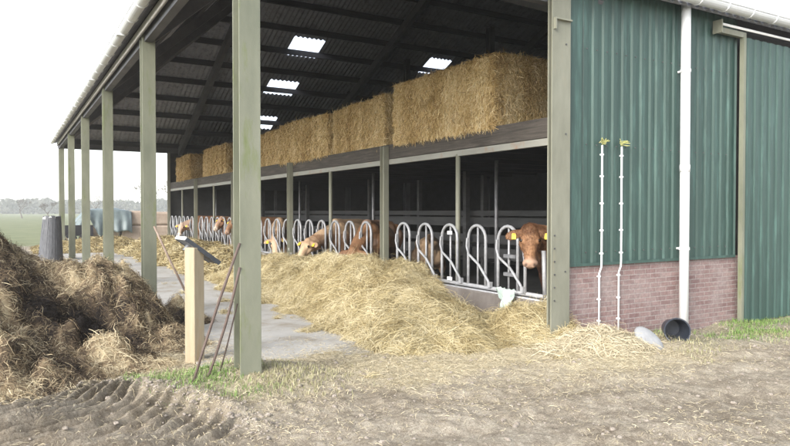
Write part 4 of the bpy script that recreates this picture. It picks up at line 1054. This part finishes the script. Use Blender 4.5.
Z_ = top - drop_ * hang - .75 * np.clip(1 - U / .28, 0, 1) ** 1.3 - .10 * np.clip((U - .8) / .2, 0, 1) + .05 * fbm(U * 8, W_ * 6, 3, 3)
Y_ = 37.6 - W_ * 0 - 1.55 * np.minimum(1, (1 - W_) / .58) - .15 * drop_ + .08 * np.sin(U * 40) * drop_ + .1 * fbm(U * 5, W_ * 5, 8, 3)
V = np.stack([X_, Y_, Z_], -1).reshape(-1, 3); i = (np.arange(n1 - 1)[:, None] * n2 + np.arange(n2 - 1)[None]).ravel()
o = add_obj('tarp', raw_mesh('tarp', V - np.array([4.1, 36.8, 0]), np.stack([i, i + n2, i + n2 + 1, i + 1], 1), smooth=True, mats=[M['tarp']]), None, (4.1, 36.8, 0), 'faded teal tarpaulin draped over the bale stack', 'tarp')
o.modifiers.new('t', 'SOLIDIFY').thickness = .01
# small trailer under the tarp's open left end
tr = thing('trailer', 'small dark trailer half under the teal tarp', 'trailer', (2.9, 36.1, 0))
mb = MB(); mb.box((-.6, -.3, .42), (.75, .5, .55)); mb.box((-.6, -.32, .55), (.75, -.29, .95)); mb.build('bed', M['black'], tr)
for x in (-.25, .35):
    mb = MB(); mb.tube([(x, -.42, .27), (x, -.30, .27)], .27, 18); mb.build('wheel', M['black'], tr)
    mb = MB(); mb.tube([(x, -.45, .27), (x, -.425, .27)], .14, 14); mb.build('rim', M['white_pipe'], tr)

# bare trees
def tree(x, y, h, seed, label, group='bare trees beyond the field'):
    rg = random.Random(seed); root = thing('bare_tree', label, 'tree', (x, y, -.02), 0, group)
    tk = MB(); cr = MB()
    def br(mb, p, d, l, r, lev):
        q = p; pts = [p]; rs = [r]
        for i in range(3):
            d = (d + Vector((rg.gauss(0, .13), rg.gauss(0, .13), .06))).normalized(); q = q + d * l / 3; pts.append(q); rs.append(r * (1 - .22 * (i + 1)))
        mb.tube(pts, rs, 5 if lev > 1 else 7, cap=False)
        if lev >= 5: return
        nk = 3 if lev < 4 else 4
        for k in range(nk):
            t = rg.uniform(.45, 1); a = rg.uniform(0, 6.28); base = pts[1].lerp(pts[3], t) if t < 1 else pts[3]
            perp = Vector((math.cos(a), math.sin(a), rg.uniform(-.1, .5))); nd_ = (d * rg.uniform(.5, 1.0) + perp * rg.uniform(.5, .9)).normalized()
            br(cr, base, nd_, l * rg.uniform(.58, .78), max(r * .50, .013), lev + 1)
    br(tk, Vector((0, 0, 0)), Vector((0, 0, 1)), h * .30, h * .022, 0)
    tk.build('trunk', M['bark'], root, smooth=True); cr.build('crown', M['bark'], root)
    return root
def at(px_deg, d): # compass angle right of the barn axis, distance
    a = R(px_deg); return d * math.sin(a), d * math.cos(a)
tr_spec = [(-1.2, 150, 7.5, 'leftmost bare tree in the haze beyond the field'), (.9, 170, 7.0, 'bare hazy tree left of the slat bundle'), (2.6, 120, 5.0, 'small bare tree right behind the slat bundle'),
           (9.6, 95, 9.5, 'bare tree behind the tarp stack, left of the second column'), (12.1, 80, 8.5, 'bare pale tree in the gap between second column and stall'), (6.0, 180, 9, 'bare tree far behind the middle columns'), (-3.5, 130, 8, 'bare tree at the very left edge above the manure heap')]
for i, (a_, d_, h_, lb) in enumerate(tr_spec):
    x, y = at(a_, d_); tree(x, y, h_, 300 + i, lb)
# far wood on the horizon
rg = np.random.default_rng(5); P = []; n = 26000
ang = R(1) * rg.uniform(-14, 24, n); d = rg.uniform(420, 520, n); hmax = 8 + 4 * fbm(ang * 14, ang * 0, 3, 4) + 2.5 * fbm(ang * 90, ang * 0, 4, 3)
z = hmax * rg.uniform(0, 1, n) ** .8
P = np.stack([d * np.sin(ang), d * np.cos(ang), z], 1)
D = rg.normal(size=(n, 3)); D /= np.linalg.norm(D, axis=1, keepdims=True); S = rg.normal(size=(n, 3)); S /= np.linalg.norm(S, axis=1, keepdims=True)
sz = rg.uniform(.5, 1.5, (n, 1))
V = np.stack([P - D * sz, P + S * sz * .7, P + D * sz, P - S * sz * .7], 1).reshape(-1, 3); Q = np.arange(n * 4).reshape(-1, 4)
m_ = mottled('far_wood', (.07, .075, .06), (.12, .12, .10), .05, .95, 0)
add_obj('far_wood', raw_mesh('far_wood', V, Q, mats=[m_]), kind='stuff', label='bluish hazy wood along the flat horizon', cat='wood')

# ------------------------------------------------------------------ haze
hz = bpy.data.materials.new('haze'); hz.use_nodes = True; nt = hz.node_tree
for n_ in list(nt.nodes):
    if n_.type == 'BSDF_PRINCIPLED': nt.nodes.remove(n_)
pv = nd(nt, 'ShaderNodeVolumePrincipled'); pv.inputs['Color'].default_value = (.97, .985, 1, 1); pv.inputs['Density'].default_value = .0009; pv.inputs['Anisotropy'].default_value = 0
nt.links.new(pv.outputs[0], nt.nodes['Material Output'].inputs['Volume'])
mb = MB(); mb.box((-700, -310, -1.2), (700, 700, 17)); mb.build('haze', hz, kind='stuff', label='pale haze over the far field', cat='haze')

# ------------------------------------------------------------------ light, camera
SUN_EL, SUN_AZ = R(29), R(246)     # azimuth clockwise from +y: from the open long side, through thin cloud
w = bpy.data.worlds.new('World'); SC.world = w; w.use_nodes = True; nt = w.node_tree
sky = nd(nt, 'ShaderNodeTexSky', sky_type='NISHITA'); sky.sun_disc = False; sky.sun_elevation = SUN_EL; sky.sun_rotation = SUN_AZ
sky.air_density = 1.0; sky.dust_density = 1.2; sky.ozone_density = 1.0
hs = nd(nt, 'ShaderNodeHueSaturation'); hs.inputs['Saturation'].default_value = .36
nt.links.new(sky.outputs[0], hs.inputs['Color']); bg = nt.nodes['Background']; nt.links.new(hs.outputs[0], bg.inputs[0]); bg.inputs[1].default_value = .15
sl_ = bpy.data.lights.new('sun', 'SUN'); sl_.energy = 1.5; sl_.angle = R(28); sl_.color = (1, .95, .87)
so = bpy.data.objects.new('sun', sl_); COL.objects.link(so)
dv = Vector((math.sin(SUN_AZ) * math.cos(SUN_EL), math.cos(SUN_AZ) * math.cos(SUN_EL), math.sin(SUN_EL)))
so.rotation_euler = (-dv).to_track_quat('-Z', 'Y').to_euler(); so.location = (3, -3, 12)
cd = bpy.data.cameras.new('camera'); cam = bpy.data.objects.new('camera', cd); COL.objects.link(cam)
cd.sensor_width = 36; cd.lens = 654 / 790 * 36; cd.clip_end = 3000; cd.clip_start = .05
cam.location = (0, 0, 1.65); cam.rotation_euler = (R(90 - 1.05), 0, R(-30.6)); SC.camera = cam
vs_ = SC.view_settings; vs_.view_transform = 'Standard'; vs_.look = 'None'; vs_.gamma = 1; vs_.use_curve_mapping = False; vs_.exposure = 1.65
SC.render.engine = 'CYCLES'
SC.cycles.max_bounces = 8; SC.cycles.diffuse_bounces = 4; SC.cycles.volume_bounces = 2; SC.cycles.transparent_max_bounces = 12
